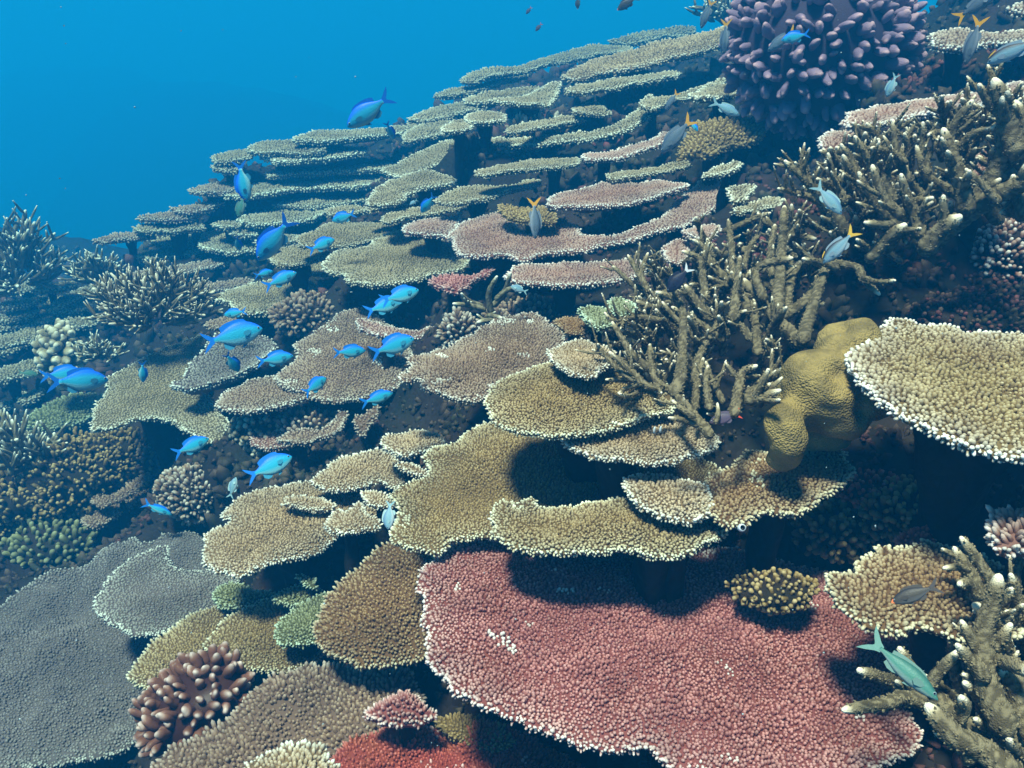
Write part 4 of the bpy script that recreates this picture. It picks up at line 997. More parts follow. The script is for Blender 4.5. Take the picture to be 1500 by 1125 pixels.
dome_stag('green-grey staghorn thicket in the middle left beyond the big drab table', 228, 470, 2.7, 88, 74, 120, 7, 20, 3400, mat='stag')
dome_stag('sparse faded staghorn twigs beside the green boulder coral', 150, 525, 3.0, 30, 26, 14, 7, 18, 3600)
dome_stag('dim staghorn coral with long thin fingers at the left border', 40, 680, 2.7, 52, 60, 20, 11, 30, 3700)
dome_stag('distant pale staghorn thicket at the top beside the violet coral', 1075, 40, 4.4, 72, 55, 60, 8, 16, 3800)

# ------------------------------------------------------------------ domed and bushy corals
def ground(px, py, lo=0.75, hi=6.0):
    d = ray(px, py); d = d / np.linalg.norm(d)
    for t in np.arange(lo, hi, 0.012):
        p = d * t
        if p[2] < terr(p[0], p[1]): return float(t)
    return hi

def bush(name, label, px, py, D, rx, ry, pal, nub, hs=1.6, n=None, seed=0, group=None, face=(0, -0.8, 0.75), rimv=0.15, fat=1.0, ang=0.0, k=6, core='turf', lump=0.15, lumpf=2.4, sit=True):
    g_ = ground(px, py + 0.55 * ry)
    if sit and abs(g_ / D - 1) < 0.35: D = g_
    rg = np.random.default_rng(seed)
    c = at(px, py, D); kk = D / FPX
    r = empty(name, c); tag(r, label, 'coral', group)
    f = np.array(face, float); f /= np.linalg.norm(f)
    ca, sa = math.cos(ang), math.sin(ang)
    def shp(d):
        p = d * np.array([rx, (rx + ry) * 0.5, ry]) * kk
        p = p * (1 + lump * vn3(d[:, 0] * lumpf + seed, d[:, 1] * lumpf, d[:, 2] * lumpf, seed) * 1.6)[:, None]
        return np.column_stack([p[:, 0] * ca - p[:, 2] * sa, p[:, 1], p[:, 0] * sa + p[:, 2] * ca]) + c
    # core
    a, b_ = np.meshgrid(np.arange(25) * 2 * math.pi / 24, np.linspace(0.02, math.pi - 0.02, 14))
    dd = np.column_stack([(np.sin(b_) * np.cos(a)).ravel(), (np.sin(b_) * np.sin(a)).ravel(), np.cos(b_).ravel()])
    V = (shp(dd) - c) * 0.96 + c
    i = (np.arange(13)[:, None] * 25 + np.arange(24)[None]).ravel()
    world_mesh('core', V, [np.column_stack([i, i + 25, i + 26, i + 1])], PAL[core], r, np.tile((0.2, 0, .4), (len(V), 1)))
    s = nub * kk
    area = 4 * math.pi * (rx * ry) * kk * kk * 1.0
    n = n or int(area / (s * s) * 0.85)
    g = (np.arange(n) + 0.5) / n; phi = np.arccos(1 - 2 * g); th = math.pi * (1 + 5 ** 0.5) * np.arange(n)
    d = np.column_stack([np.cos(th) * np.sin(phi), np.sin(th) * np.sin(phi), np.cos(phi)]) + rg.normal(0, .05, (n, 3))
    d /= np.linalg.norm(d, axis=1, keepdims=True)
    d = d[d @ f > -0.25]
    P = shp(d); q = d / np.array([rx, (rx + ry) / 2, ry]); 
    N = np.column_stack([q[:, 0] * ca - q[:, 2] * sa, q[:, 1], q[:, 0] * sa + q[:, 2] * ca]); N /= np.linalg.norm(N, axis=1, keepdims=True)
    N[:, 2] += 0.3; N += rg.normal(0, .38, N.shape)
    sz = s * rg.uniform(0.7, 1.25, len(d))
    V, F, A = branchlets(P, N, sz * hs, sz * 0.46, np.clip(rg.uniform(-.2, 1, len(d)) * rimv, 0, 1), k=k, seed=seed, fat=fat)
    NTRI[0] += 2 * len(F[0]) + len(F[1])
    world_mesh('branchlets', V, F, PAL[pal], r, A, kind='stuff')
    return r
bc = 'bushy corals'
bush('bushy_coral', 'small yellow-brown cauliflower-like coral standing at the back of the big red table', 1132, 864, 1.085, 54, 17, 'yellow', 6, 1.1, seed=11, group=bc, fat=1.25, rimv=.4, lump=.12, lumpf=4, sit=False)
bush('bushy_coral', 'branching brown coral, upper clump at the left beneath the drab table', 165, 668, 2.25, 48, 32, 'yellow', 5, 1.3, seed=12, group=bc, rimv=.1, lump=.2, lumpf=5)
bush('bushy_coral', 'branching golden-brown coral, large middle clump at the left', 105, 712, 2.2, 62, 55, 'yellow', 5, 1.3, seed=13, group=bc, rimv=.1, lump=.22, lumpf=5)
bush('bushy_coral', 'branching golden-brown coral clump reaching the left border', 28, 745, 2.25, 58, 45, 'yellow', 5, 1.3, seed=14, group=bc, rimv=.1, lump=.22, lumpf=5)
bush('bushy_coral', 'nubbly grey-brown bushy coral left of the wide cream table', 290, 722, 1.95, 52, 34, 'taupe', 5, 1.4, seed=15, group=bc, rimv=.5)
bush('beaded_coral', 'beaded pale coral knob behind the lower bright blue fish', 382, 638, 1.95, 38, 30, 'khaki', 7, 0.9, seed=16, group=bc, fat=1.3, rimv=.6)
bush('bushy_coral', 'dim fuzzy coral under the sunlit khaki table', 452, 462, 2.35, 50, 24, 'taupe', 6, 1.5, seed=17, group=bc, rimv=.2)
bush('bushy_coral', 'grey frilly coral behind the mauve-brown table', 672, 488, 1.80, 24, 26, 'taupe', 6, 1.8, seed=18, group=bc, rimv=.6)
bush('bushy_coral', 'brown nubbly coral sprawling behind the pale dead patch', 780, 462, 1.62, 62, 18, 'taupe', 6, 1.3, seed=19, group=bc, rimv=.2)
bush('bushy_coral', 'shaded olive bushy coral under the golden table, left part', 1232, 772, 1.10, 62, 34, 'yellow', 8, 1.3, seed=20, group=bc, fat=1.2, rimv=.05)
bush('bushy_coral', 'shaded bushy coral under the golden table, right part', 1330, 748, 1.12, 60, 34, 'yellow', 7.5, 1.3, seed=21, group=bc, fat=1.2, rimv=.05)
bush('crust_coral', 'dark red crusty patch in the shade under the golden table', 1275, 716, 1.16, 48, 16, 'deepred', 6, 1.2, seed=22, group=bc, rimv=.2)
bush('crust_coral', 'mottled reddish-purple crust on the rock above the golden table', 1425, 468, 1.22, 72, 26, 'turf', 6, 1.1, seed=23, group=bc, rimv=.9, lump=.2, lumpf=5)
bush('crust_coral', 'speckled lilac nubbly coral at the right border beneath the ribbed stems', 1470, 372, 1.27, 46, 34, 'pink', 6, 1.1, seed=24, group=bc, rimv=.9, core='rock')
bush('crust_coral', 'dark mottled crust at the right border between the lilac coral and the golden table', 1475, 430, 1.25, 55, 26, 'turf', 6, 1.1, seed=29, group=bc, rimv=.7)
bush('bushy_coral', 'pale twiggy coral patch on the very long shelf', 795, 190, 3.0, 38, 12, 'cream', 6, 2.4, seed=25, group=bc, rimv=.7)
bush('bushy_coral', 'pale coral fragments hanging beneath the very long shelf', 768, 222, 2.8, 24, 9, 'cream', 6, 2.0, seed=26, group=bc, rimv=.6)
bush('bushy_coral', 'dark clump of coral at the foot of the yellow lumpy coral', 1150, 690, 1.10, 24, 12, 'brown', 6, 1.6, seed=27, group=bc, rimv=.1)
bush('bushy_coral', 'brown crumbly coral mound right of the beaded knob', 455, 628, 1.95, 40, 22, 'taupe', 6.5, 1.3, seed=28, group=bc, rimv=.4)
bush('bushy_coral', 'shadowy brown coral bush between the left ledges', 215, 690, 2.4, 32, 40, 'taupe', 5.5, 1.4, seed=31, group=bc, rimv=.1)
bush('bushy_coral', 'green algae-covered coral heap below the branching corals', 70, 800, 2.1, 55, 22, 'green', 7, 1.2, seed=33, group=bc, rimv=.1)

# corals made of separate thick lobes
def lobe_mesh(name, r0, r1, L, flat, mat, seed, tipw=0.6):
    rg = np.random.default_rng(seed)
    V, Q, T_, A, *_ = tube([(0, 0, -0.3 * L), (rg.normal(0, .06) * L, rg.normal(0, .06) * L, 0.45 * L), (rg.normal(0, .1) * L, rg.normal(0, .1) * L, L)], r0, r1, 12, L / 9, 0.3 * L, seed=seed, nub=0)
    V = V * np.array([1.0, flat, 1.0])
    A = A.copy(); z = V[:, 2] / L
    A[:, 0] = np.clip(0.3 + z * 0.5, 0.1, .9); A[:, 1] = np.clip((z - 0.93) * 3, 0, 1) * tipw; A[:, 2] = 0.4 + 0.5 * rg.random()
    return make_mesh(name, V, [Q, T_], PAL[mat], A)
def lobed(name, label, px, py, D, R3, n, r0, r1, L, flat, mat, seed, face, thr, core='turf', ang=0.0, inner=0.72):
    rg = np.random.default_rng(seed); c = at(px, py, D)
    r = empty(name, c); tag(r, label, 'coral', bc if name != 'violet_coral' else None)
    ms = [lobe_mesh('lobe', r0 * rg.uniform(.85, 1.15), r1 * rg.uniform(.8, 1.2), L * rg.uniform(.8, 1.2), flat, mat, seed + i) for i in range(8)]
    f = Vector(face).normalized()
    R3 = np.array(R3); ca, sa = math.cos(ang), math.sin(ang)
    a, b_ = np.meshgrid(np.arange(25) * 2 * math.pi / 24, np.linspace(0.02, math.pi - 0.02, 14))
    dd = np.column_stack([(np.sin(b_) * np.cos(a)).ravel(), (np.sin(b_) * np.sin(a)).ravel(), np.cos(b_).ravel()])
    V = dd * R3 * inner * 1.02; V = np.column_stack([V[:, 0] * ca - V[:, 2] * sa, V[:, 1], V[:, 0] * sa + V[:, 2] * ca]) + c
    i = (np.arange(13)[:, None] * 25 + np.arange(24)[None]).ravel()
    world_mesh('core', V, [np.column_stack([i, i + 25, i + 26, i + 1])], PAL[mat], r, np.tile((0.0, 0, .2), (len(V), 1)))
    for i in range(n):
        g = (i + .5) / n; ph = math.acos(1 - 2 * g); th = math.pi * (1 + 5 ** .5) * i
        d = Vector((math.cos(th) * math.sin(ph), math.sin(th) * math.sin(ph), math.cos(ph))) + Vector(rg.normal(0, .07, 3))
        d.normalize()
        if d.dot(f) < thr: continue
        p = np.array(d) * R3 * inner; nn = np.array(d) / R3; 
        p = np.array([p[0] * ca - p[2] * sa, p[1], p[0] * sa + p[2] * ca]); nn = Vector((nn[0] * ca - nn[2] * sa, nn[1], nn[0] * sa + nn[2] * ca)).normalized()
        nn = (nn + Vector(rg.normal(0, .28, 3))).normalized()
        o = bpy.data.objects.new('lobe', ms[i % 8]); COL.objects.link(o); o.parent = r
        q = nn.to_track_quat('Z', 'Y')
        o.location = p; o.rotation_euler = (q @ Matrix.Rotation(rg.uniform(0, 3.14), 3, 'Z').to_quaternion()).to_euler()
        sc = rg.uniform(.75, 1.2); o.scale = (sc, sc, sc)
    return r
lobed('violet_coral', 'big violet coral with blunt pink-tipped lobes at the upper right', 1200, 70, 2.45, (0.215, 0.2, 0.20), 640, 0.011, 0.0145, 0.034, 0.7, 'violet', 70, (-0.15, -1, 0.1), -0.1, inner=0.95)
lobed('lobed_coral', 'dark glossy brown coral of shiny rounded lobes at the lower left', 292, 1032, 1.37, (0.085, 0.07, 0.05), 240, 0.0055, 0.0075, 0.018, 0.75, 'maroon', 90, (0, -.8, .8), -0.1, ang=0.45, inner=.92)
lobed('boulder_coral', 'round hazy green boulder coral under the middle left staghorn', 92, 520, 3.3, (0.075, 0.07, 0.12), 120, 0.014, 0.016, 0.03, 0.9, 'stag', 95, (0, -1, .3), -0.2, inner=.7)

# the yellow lumpy massive coral
def lumpy():
    import bmesh
    bm = bmesh.new()
    for (x, y, D, rx, ry, rd) in ((1243, 508, 1.12, 48, 40, 42), (1205, 562, 1.06, 56, 52, 50), (1232, 585, 1.07, 50, 56, 44), (1148, 632, 1.02, 34, 46, 34), (1165, 592, 1.06, 30, 42, 34),
                                  (1262, 540, 1.12, 45, 50, 42), (1200, 620, 1.14, 60, 46, 40), (1290, 560, 1.14, 40, 55, 40), (1150, 665, 1.04, 26, 28, 28)):
        k = D / FPX; c = at(x, y, D)
        M = Matrix.Translation(c) @ Matrix.Rotation(-PITCH, 4, 'X') @ Matrix.Diagonal((rx * k, rd * k, ry * k, 1))
        bmesh.ops.create_icosphere(bm, subdivisions=4, radius=1.0, matrix=M)
    me = bpy.data.meshes.new('tmp'); bm.to_mesh(me); bm.free()
    o = bpy.data.objects.new('tmp', me); COL.objects.link(o)
    m = o.modifiers.new('r', 'REMESH'); m.mode = 'VOXEL'; m.voxel_size = 0.0048
    s = o.modifiers.new('s', 'SMOOTH'); s.iterations = 40; s.factor = 0.7
    dg = bpy.context.evaluated_depsgraph_get(); ev = o.evaluated_get(dg)
    m2 = bpy.data.meshes.new_from_object(ev)
    V = np.empty(len(m2.vertices) * 3, np.float32); m2.vertices.foreach_get('co', V); V = V.reshape(-1, 3).astype(float)
    Nn = np.empty(len(m2.vertices) * 3, np.float32); m2.vertices.foreach_get('normal', Nn); Nn = Nn.reshape(-1, 3)
    Fq = [tuple(p.vertices) for p in m2.polygons]
    bpy.data.objects.remove(o)
    V += Nn * (0.008 * vn3(V[:, 0] / .032, V[:, 1] / .032, V[:, 2] / .032, 3) + 0.003 * vn3(V[:, 0] / .016, V[:, 1] / .016, V[:, 2] / .016, 5) + 0.0012 * vn3(V[:, 0] / .009, V[:, 1] / .009, V[:, 2] / .009, 4))[:, None]
    for (x, y, D, rr, dep) in ((1232, 548, 1.00, 0.016, 0.016), (1262, 607, 1.02, 0.007, 0.01)):
        c = at(x, y, D); dd = np.linalg.norm(np.cross(V, c / np.linalg.norm(c)), axis=1); fr = (Nn @ (c / np.linalg.norm(c))) < 0
        V -= Nn * (dep * np.exp(-(dd / rr) ** 2) * fr)[:, None]
    lowz = np.clip((-0.50 - V[:, 2]) / 0.05, 0, 1)
    A = np.column_stack([np.full(len(V), 0.62), lowz * 0.35, 0.45 + 0.3 * vn3(V[:, 0] / .02, V[:, 1] / .02, V[:, 2] / .02, 8)])
    q = np.array([f for f in Fq if len(f) == 4]); t = np.array([f for f in Fq if len(f) == 3]).reshape(-1, 3)
    ob = world_mesh('lumpy_coral', V, [x for x in (q, t) if len(x)], PAL['porites'], None, A)
    tag(ob, 'yellow smooth lumpy coral with a dimple tucked under the golden table', 'coral')
lumpy()

# ------------------------------------------------------------------ fish
def fish_mat(name, belly, side, back, rough=0.5, spec=0.3, scale=True):
    m = bpy.data.materials.new(name); m.use_nodes = True
    n, l = m.node_tree.nodes, m.node_tree.links
    b = n['Principled BSDF']; b.inputs['Roughness'].default_value = rough; b.inputs['Specular IOR Level'].default_value = spec
    a = n.new('ShaderNodeAttribute'); a.attribute_name = 'cc'
    sp = n.new('ShaderNodeSeparateColor'); l.new(a.outputs['Color'], sp.inputs[0])
    r = n.new('ShaderNodeValToRGB'); l.new(sp.outputs[0], r.inputs[0])
    r.color_ramp.elements[0].position = 0.12; r.color_ramp.elements[0].color = (*belly, 1)
    r.color_ramp.elements[1].position = 0.92; r.color_ramp.elements[1].color = (*back, 1)
    e1 = r.color_ramp.elements.new(0.38); e1.color = (*side, 1)
    e2 = r.color_ramp.elements.new(0.66); e2.color = (*[s * .92 + k * .08 for s, k in zip(side, back)], 1)
    l.new(r.outputs[0], b.inputs['Base Color'])
    if scale:
        tc = n.new('ShaderNodeTexCoord'); vo = n.new('ShaderNodeTexVoronoi'); vo.inputs['Scale'].default_value = 38
        l.new(tc.outputs['Object'], vo.inputs['Vector'])
        bp = n.new('ShaderNodeBump'); bp.inputs['Strength'].default_value = 0.08; bp.inputs['Distance'].default_value = 0.01
        l.new(vo.outputs['Distance'], bp.inputs['Height']); l.new(bp.outputs[0], b.inputs['Normal'])
    return m
def flat_mat(name, c, rough=0.4):
    m = bpy.data.materials.new(name); m.use_nodes = True
    n, l = m.node_tree.nodes, m.node_tree.links
    b = n['Principled BSDF']; b.inputs['Roughness'].default_value = rough
    no = n.new('ShaderNodeTexNoise'); no.inputs['Scale'].default_value = 12
    mx = n.new('ShaderNodeMix'); mx.data_type = 'RGBA'; l.new(no.outputs[0], mx.inputs[0])
    mx.inputs[6].default_value = (*[x * .8 for x in c], 1); mx.inputs[7].default_value = (*[min(1, x * 1.15) for x in c], 1)
    l.new(mx.outputs[2], b.inputs['Base Color'])
    return m
FM = {
 'blue': (fish_mat('blue_green_scales', (0.26, 0.60, 0.66), (0.028, 0.45, 0.66), (0.01, 0.15, 0.85)), flat_mat('blue_fin', (0.015, 0.22, 0.80)), flat_mat('clear_blue_fin', (0.05, 0.32, 0.50))),
 'pale': (fish_mat('pale_blue_scales', (0.50, 0.62, 0.64), (0.22, 0.42, 0.50), (0.12, 0.24, 0.38)), flat_mat('pale_fin', (0.3, 0.5, 0.55)), flat_mat('pale_fin_light', (0.4, 0.6, 0.62))),
 'green': (fish_mat('green_grey_scales', (0.26, 0.38, 0.35), (0.07, 0.23, 0.19), (0.04, 0.14, 0.12)), flat_mat('green_fin', (0.14, 0.3, 0.26)), flat_mat('green_fin_light', (0.14, 0.26, 0.23))),
 'yellowtail': (fish_mat('slate_scales', (0.28, 0.32, 0.36), (0.12, 0.17, 0.22), (0.06, 0.09, 0.14)), flat_mat('orange_tail', (0.85, 0.42, 0.03)), flat_mat('grey_fin', (0.2, 0.25, 0.3))),
 'black': (fish_mat('black_scales', (0.03, 0.035, 0.06), (0.012, 0.015, 0.04), (0.01, 0.012, 0.03)), flat_mat('white_tail', (0.75, 0.78, 0.8)), flat_mat('dark_fin', (0.02, 0.02, 0.04))),
 'redtail': (fish_mat('plum_scales', (0.16, 0.11, 0.17), (0.10, 0.075, 0.12), (0.06, 0.05, 0.08)), flat_mat('red_tail', (0.75, 0.08, 0.03)), flat_mat('plum_fin', (0.12, 0.09, 0.13))),
 'brown': (fish_mat('dark_brown_scales', (0.12, 0.12, 0.12), (0.06, 0.055, 0.05), (0.035, 0.035, 0.04)), flat_mat('brown_tail', (0.07, 0.06, 0.06)), flat_mat('brown_fin', (0.07, 0.06, 0.05))),
 'bicolor': (fish_mat('blue_grey_dark_back_scales', (0.42, 0.55, 0.62), (0.20, 0.36, 0.46), (0.04, 0.04, 0.05)), flat_mat('yellow_nape', (0.8, 0.5, 0.06)), flat_mat('grey_blue_fin', (0.3, 0.4, 0.48))),
}
EYEW, EYEB, SNOUT = flat_mat('eye_silver', (0.25, 0.35, 0.4), .15), flat_mat('eye_black', (0.005, 0.005, 0.008), .1), flat_mat('orange_snout', (0.8, 0.2, 0.06))
def fish_parts(kind, deep=1.0):
    bm_, fm, cm = FM[kind]
    xs = np.array([0, .015, .05, .10, .17, .26, .36, .46, .56, .65, .72, .78, .83])
    hh = np.array([.004, .028, .062, .098, .135, .165, .182, .176, .148, .105, .068, .044, .042]) * deep
    ww = np.array([.004, .018, .036, .052, .064, .072, .074, .068, .055, .038, .024, .015, .010])
    zc = np.array([-.012, -.012, -.008, -.004, .0, .004, .004, .002, .0, .002, .004, .005, .005])
    K = 16; th = np.arange(K) * 2 * math.pi / K
    V = []; A = []
    for x, h, w, z in zip(xs, hh, ww, zc):
        for t in th:
            c, s = math.cos(t), math.sin(t)
            V.append((-x, w * (abs(c) ** .9) * (1 if c > 0 else -1), z + h * s)); A.append(((s + 1) / 2, 0, .5))
    i = np.arange(K); n = len(xs)
    Q = np.vstack([np.column_stack([r * K + i, (r + 1) * K + i, (r + 1) * K + (i + 1) % K, r * K + (i + 1) % K]) for r in range(n - 1)])
    V += [(0.003, 0, -.012), (-.835, 0, .005)]; A += [(.5, 0, .5)] * 2
    T_ = np.vstack([np.column_stack([(i + 1) % K, i, np.full(K, n * K)])[:, ::-1], np.column_stack([(n - 1) * K + (i + 1) % K, (n - 1) * K + i, np.full(K, n * K + 1)])])
    P = {'body': make_mesh('body', V, [Q, T_], bm_, np.array(A))}
    def fin(name, outline, mat, th_=0.004, y=0, bend=0):
        m = len(outline); o = np.array(outline, float)
        V = [(a, y + bend * abs(a - outline[0][0]) + th_ / 2, b) for a, b in outline] + [(a, y + bend * abs(a - outline[0][0]) - th_ / 2, b) for a, b in outline]
        pts = [Vector(q) for q in outline]
        vv, _, ff, _, _, _ = delaunay_2d_cdt(pts, [], [list(range(m))], 1, 1e-7)
        tri = np.array([f for f in ff if len(f) == 3 and max(f) < m])
        i = np.arange(m)
        return make_mesh(name, V, [np.vstack([tri, tri[:, ::-1] + m]), np.column_stack([i, (i + 1) % m, (i + 1) % m + m, i + m])], mat, None, smooth=False)
    d = deep
    P['tail_fin'] = fin('tail_fin', [(-.80, .045), (-.86, .07), (-.94, .13), (-1.03, .19), (-1.0, .12), (-.955, .06), (-.915, .02), (-.905, 0), (-.915, -.02), (-.955, -.055), (-1.0, -.11), (-1.04, -.18), (-.94, -.12), (-.86, -.06), (-.80, -.035)], fm)
    P['dorsal_fin'] = fin('dorsal_fin', [(-.22, .145 * d), (-.27, .205 * d), (-.35, .225 * d), (-.45, .225 * d), (-.55, .215 * d), (-.63, .195 * d), (-.70, .16 * d), (-.69, .07 * d), (-.60, .12 * d), (-.46, .165 * d), (-.34, .17 * d)], fm if kind == 'blue' else cm)
    P['anal_fin'] = fin('anal_fin', [(-.50, -.155 * d), (-.56, -.195 * d), (-.63, -.20 * d), (-.70, -.15 * d), (-.69, -.06 * d), (-.60, -.115 * d)], cm)
    P['pelvic_fin'] = fin('pelvic_fin', [(-.28, -.15 * d), (-.34, -.20 * d), (-.41, -.225 * d), (-.39, -.17 * d), (-.36, -.155 * d)], cm)
    P['pectoral_l'] = fin('pectoral_fin', [(-.20, .01), (-.26, .035), (-.33, .03), (-.35, -.02), (-.30, -.06), (-.23, -.035)], cm, .003, .066, .25)
    P['pectoral_r'] = fin('pectoral_fin', [(-.20, .01), (-.26, .035), (-.33, .03), (-.35, -.02), (-.30, -.06), (-.23, -.035)], cm, .003, -.066, -.25)
    def eye(y, r, mat, off):
        V = []; 
        for a in range(6):
            for t in th[::2]:
                rr = r * math.cos(a / 5 * 1.45)
                V.append((-.075 + rr * math.cos(t), y + (1 if y > 0 else -1) * (r * .55 * math.sin(a / 5 * 1.45) + off), .022 + rr * math.sin(t)))
        k = np.arange(8)
        Q = np.vstack([np.column_stack([q * 8 + k, q * 8 + (k + 1) % 8, (q + 1) * 8 + (k + 1) % 8, (q + 1) * 8 + k]) for q in range(5)])
        return make_mesh('eye', V, [Q], mat)
    P['eye_l'] = eye(.039, .021, EYEW, 0); P['eye_r'] = eye(-.039, .021, EYEW, 0)
    P['pupil_l'] = eye(.047, .013, EYEB, 0.0015); P['pupil_r'] = eye(-.047, .013, EYEB, 0.0015)
    if kind == 'brown': P['snout'] = fin('snout', [(.012, -.012), (-.03, .035), (-.06, .05), (-.06, -.05), (-.03, -.04)], SNOUT, .06)
    if kind == 'bicolor': P['nape'] = fin('nape', [(-.05, .07), (-.12, .125), (-.22, .165), (-.22, .14), (-.12, .10)], fm, .05)
    return P
PARTS = {}
def fish(hx, hy, tx_, ty_, kind, label, L=None, D=None, turn=0.0, flip=False, deep=1.0, group='blue-green reef fish hovering over the corals', name='reef_fish', roll=0.0):
    key = (kind, deep)
    if key not in PARTS: PARTS[key] = fish_parts(kind, deep)
    lp = math.hypot(hx - tx_, hy - ty_)
    L = L or 0.066
    ct = math.cos(turn)
    if D is None: D = L * ct * FPX / lp
    else: L = lp * D / FPX / ct
    H, Tl = at(hx, hy, D), at(tx_, ty_, D)
    mid_ = (H + Tl) / 2; x = Vector(H - Tl).normalized(); view = Vector(mid_).normalized()
    x = (x * ct + view * math.sin(turn)).normalized()
    up = Vector((0, SP, CP)); up = Vector((0, math.sin(PITCH), math.cos(PITCH)))
    z = (x.cross(view)).normalized()
    if z.dot(up) < 0: z = -z
    if flip: z = -z
    z = (Matrix.Rotation(roll, 3, x) @ z)
    y = z.cross(x).normalized()
    r = empty(name, mid_)
    M = Matrix((x, y, z)).transposed()
    r.rotation_euler = M.to_euler(); r.scale = (L, L, L)
    r.location = Vector(mid_) + x * L * 0.5
    tag(r, label, 'fish', group)
    sub = {}
    for kx, me in PARTS[key].items():
        o = bpy.data.objects.new(me.name.split('.')[0], me); COL.objects.link(o)
        if kx.startswith('pupil'): o.name = 'pupil'; o.parent = sub['eye_' + kx[-1]]
        else: o.parent = r
        sub[kx] = o
    return r
B = 'blue'
for a in (
 (378, 380, 424, 322, B, 'largest blue fish of the upper left, diving head down to the left'),
 (510, 184, 570, 142, B, 'blue fish alone against the open water above the far shelves, tail up right'),
 (361, 293, 351, 240, B, 'upright blue fish at the left edge of the far shelves, head down'),
 (577, 203, 566, 180, B, 'tiny blue fish right under the one in open water'),
 (617, 311, 636, 286, B, 'small deep blue fish by the sloping pale shelf, head down left'),
 (487, 323, 519, 313, B, 'small blue fish in the shade right of the upright one, facing left'),
 (489, 350, 453, 367, B, 'small blue fish over the khaki tables facing up right'),
 (433, 399, 389, 420, B, 'blue fish facing right just below the large diving one'),
 (399, 397, 374, 404, B, 'little blue fish partly behind the one below the large diving fish'),
 (613, 424, 560, 441, B, 'upper fish of the overlapping blue pair under the khaki table'),
 (588, 439, 537, 457, B, 'lower fish of the overlapping blue pair under the khaki table'),
 (381, 481, 303, 502, B, 'longest pale-bellied blue fish, facing right over the grey dish coral'),
 (329, 461, 359, 456, B, 'small blue fish above the longest one, facing left'),
 (428, 521, 379, 530, B, 'turquoise fish facing right beside the large mottled table'),
 (350, 543, 331, 519, B, 'small blue fish diving over the grey dish coral'),
 (535, 513, 490, 517, B, 'blue fish facing right, left one of two over the mottled table'),
 (606, 495, 545, 518, B, 'blue fish facing right at the thin rosy crescent shelf'),
 (477, 553, 447, 576, B, 'upper of two touching blue fish over the beaded-rim table'),
 (461, 574, 438, 594, B, 'lower of two touching blue fish over the beaded-rim table'),
 (575, 575, 530, 591, B, 'blue fish facing right just left of the mauve-brown table'),
 (303, 643, 258, 664, B, 'rounded deep blue fish over the dark hollow at the left'),
 (425, 669, 365, 698, B, 'bright turquoise fish facing up right over the shaded gap by the cream tables'),
 (210, 559, 208, 531, B, 'small blue fish hanging head down over the big drab table'),
 (151, 556, 80, 560, B, 'front fish of the overlapping blue pair at the left border'),
 (117, 546, 66, 551, B, 'rear fish of the overlapping blue pair at the left border'),
 (351, 366, 346, 347, B, 'tiny blue fish hanging over the oval pale table'),
 (484, 436, 476, 423, B, 'tiniest blue fish right of the sunlit khaki table'),
):
    hx, hy, tx_, ty_, k, lab = a
    lp = math.hypot(hx - tx_, hy - ty_)
    fish(hx, hy, tx_, ty_, k, lab, turn=(0.15 if lp > 40 else 0.5) + random.uniform(-.12, .25), deep=random.choice((0.95, 1.03, 1.12)), flip=(hy - ty_ > 45 and hx > tx_), L=0.066 if lp > 30 else 0.052, roll=random.uniform(-.12, .12))
o_ = 'single reef fish of other kinds'
fish(250, 753, 213, 738, B, 'slender deep blue fish with pale belly above the huge grey table', turn=0.1, deep=0.7)
fish(1148, 58, 1182, 50, B, 'blue fish in front of the violet coral, facing left', deep=1.1, D=1.9)
fish(1022, 192, 1012, 178, B, 'little blue fish beside the orange-tailed grey one', D=2.0)
fish(349, 318, 357, 287, 'green', 'ghostly teal fish right below the upright blue one', D=2.6, group=o_)
fish(600, 300, 611, 293, 'pale', 'faint pale fish behind the deep blue one by the sloping shelf', D=2.3, group=o_)
fish(345, 700, 337, 728, 'pale', 'small pale fish over the nubbly grey-brown coral', D=1.6, group=o_)
fish(748, 419, 772, 428, 'pale', 'small pale blue fish under the thin rosy shelf', D=1.5, group=o_)
fish(568, 775, 572, 735, 'pale', 'translucent pale grey fish in front of the olive table edge', D=0.8, group=o_, deep=1.1)
fish(785, 349, 782, 292, 'yellowtail', 'slate fish with orange tail hanging head down over the long pinkish table', D=1.5, group=o_, deep=0.75)
fish(970, 221, 1012, 176, 'yellowtail', 'slate-blue fish with orange tail diving left under the violet coral', D=1.9, group=o_, deep=0.85)
fish(975, 160, 992, 136, 'yellowtail', 'small dim fish with bright orange tail over the raised shelf tip', D=2.2, group=o_, deep=0.7)
fish(1082, 168, 1044, 150, 'pale', 'blue-grey fish facing down right beneath the short bright shelf', D=1.9, group=o_, deep=.8)
fish(1128, 72, 1162, 46, 'yellowtail', 'greenish slate fish with yellow tail behind the blue one at the violet coral', D=2.1, group=o_, deep=.8)
fish(1028, 38, 1042, 4, 'yellowtail', 'dark fish with red-orange tail at the top over the sandy table', D=2.4, group=o_, deep=.75)
fish(1060, 76, 1064, 33, 'yellowtail', 'slim dark fish hanging head down over the end of the sandy table', D=2.2, group=o_, deep=.7)
fish(1416, 87, 1434, 34, 'yellowtail', 'dusky fish with orange tail hanging in front of the dark upper right corner table', D=1.5, group=o_, deep=.7)
fish(1452, -6, 1410, 22, 'yellowtail', 'fish with lemon yellow tail cut by the top border at the right', D=1.6, group=o_, deep=.8)
fish(1457, 87, 1512, 62, 'bicolor', 'pale fish with dark back cut by the right border near the top', D=1.3, group=o_, deep=.8)
fish(1300, 139, 1312, 112, 'pale', 'little white-blue fish in the dark under the violet coral', D=1.9, group=o_)
fish(1232, 312, 1196, 272, 'pale', 'grey-blue fish facing down right among the upper staghorn branches', D=1.16, group=o_, deep=.85)
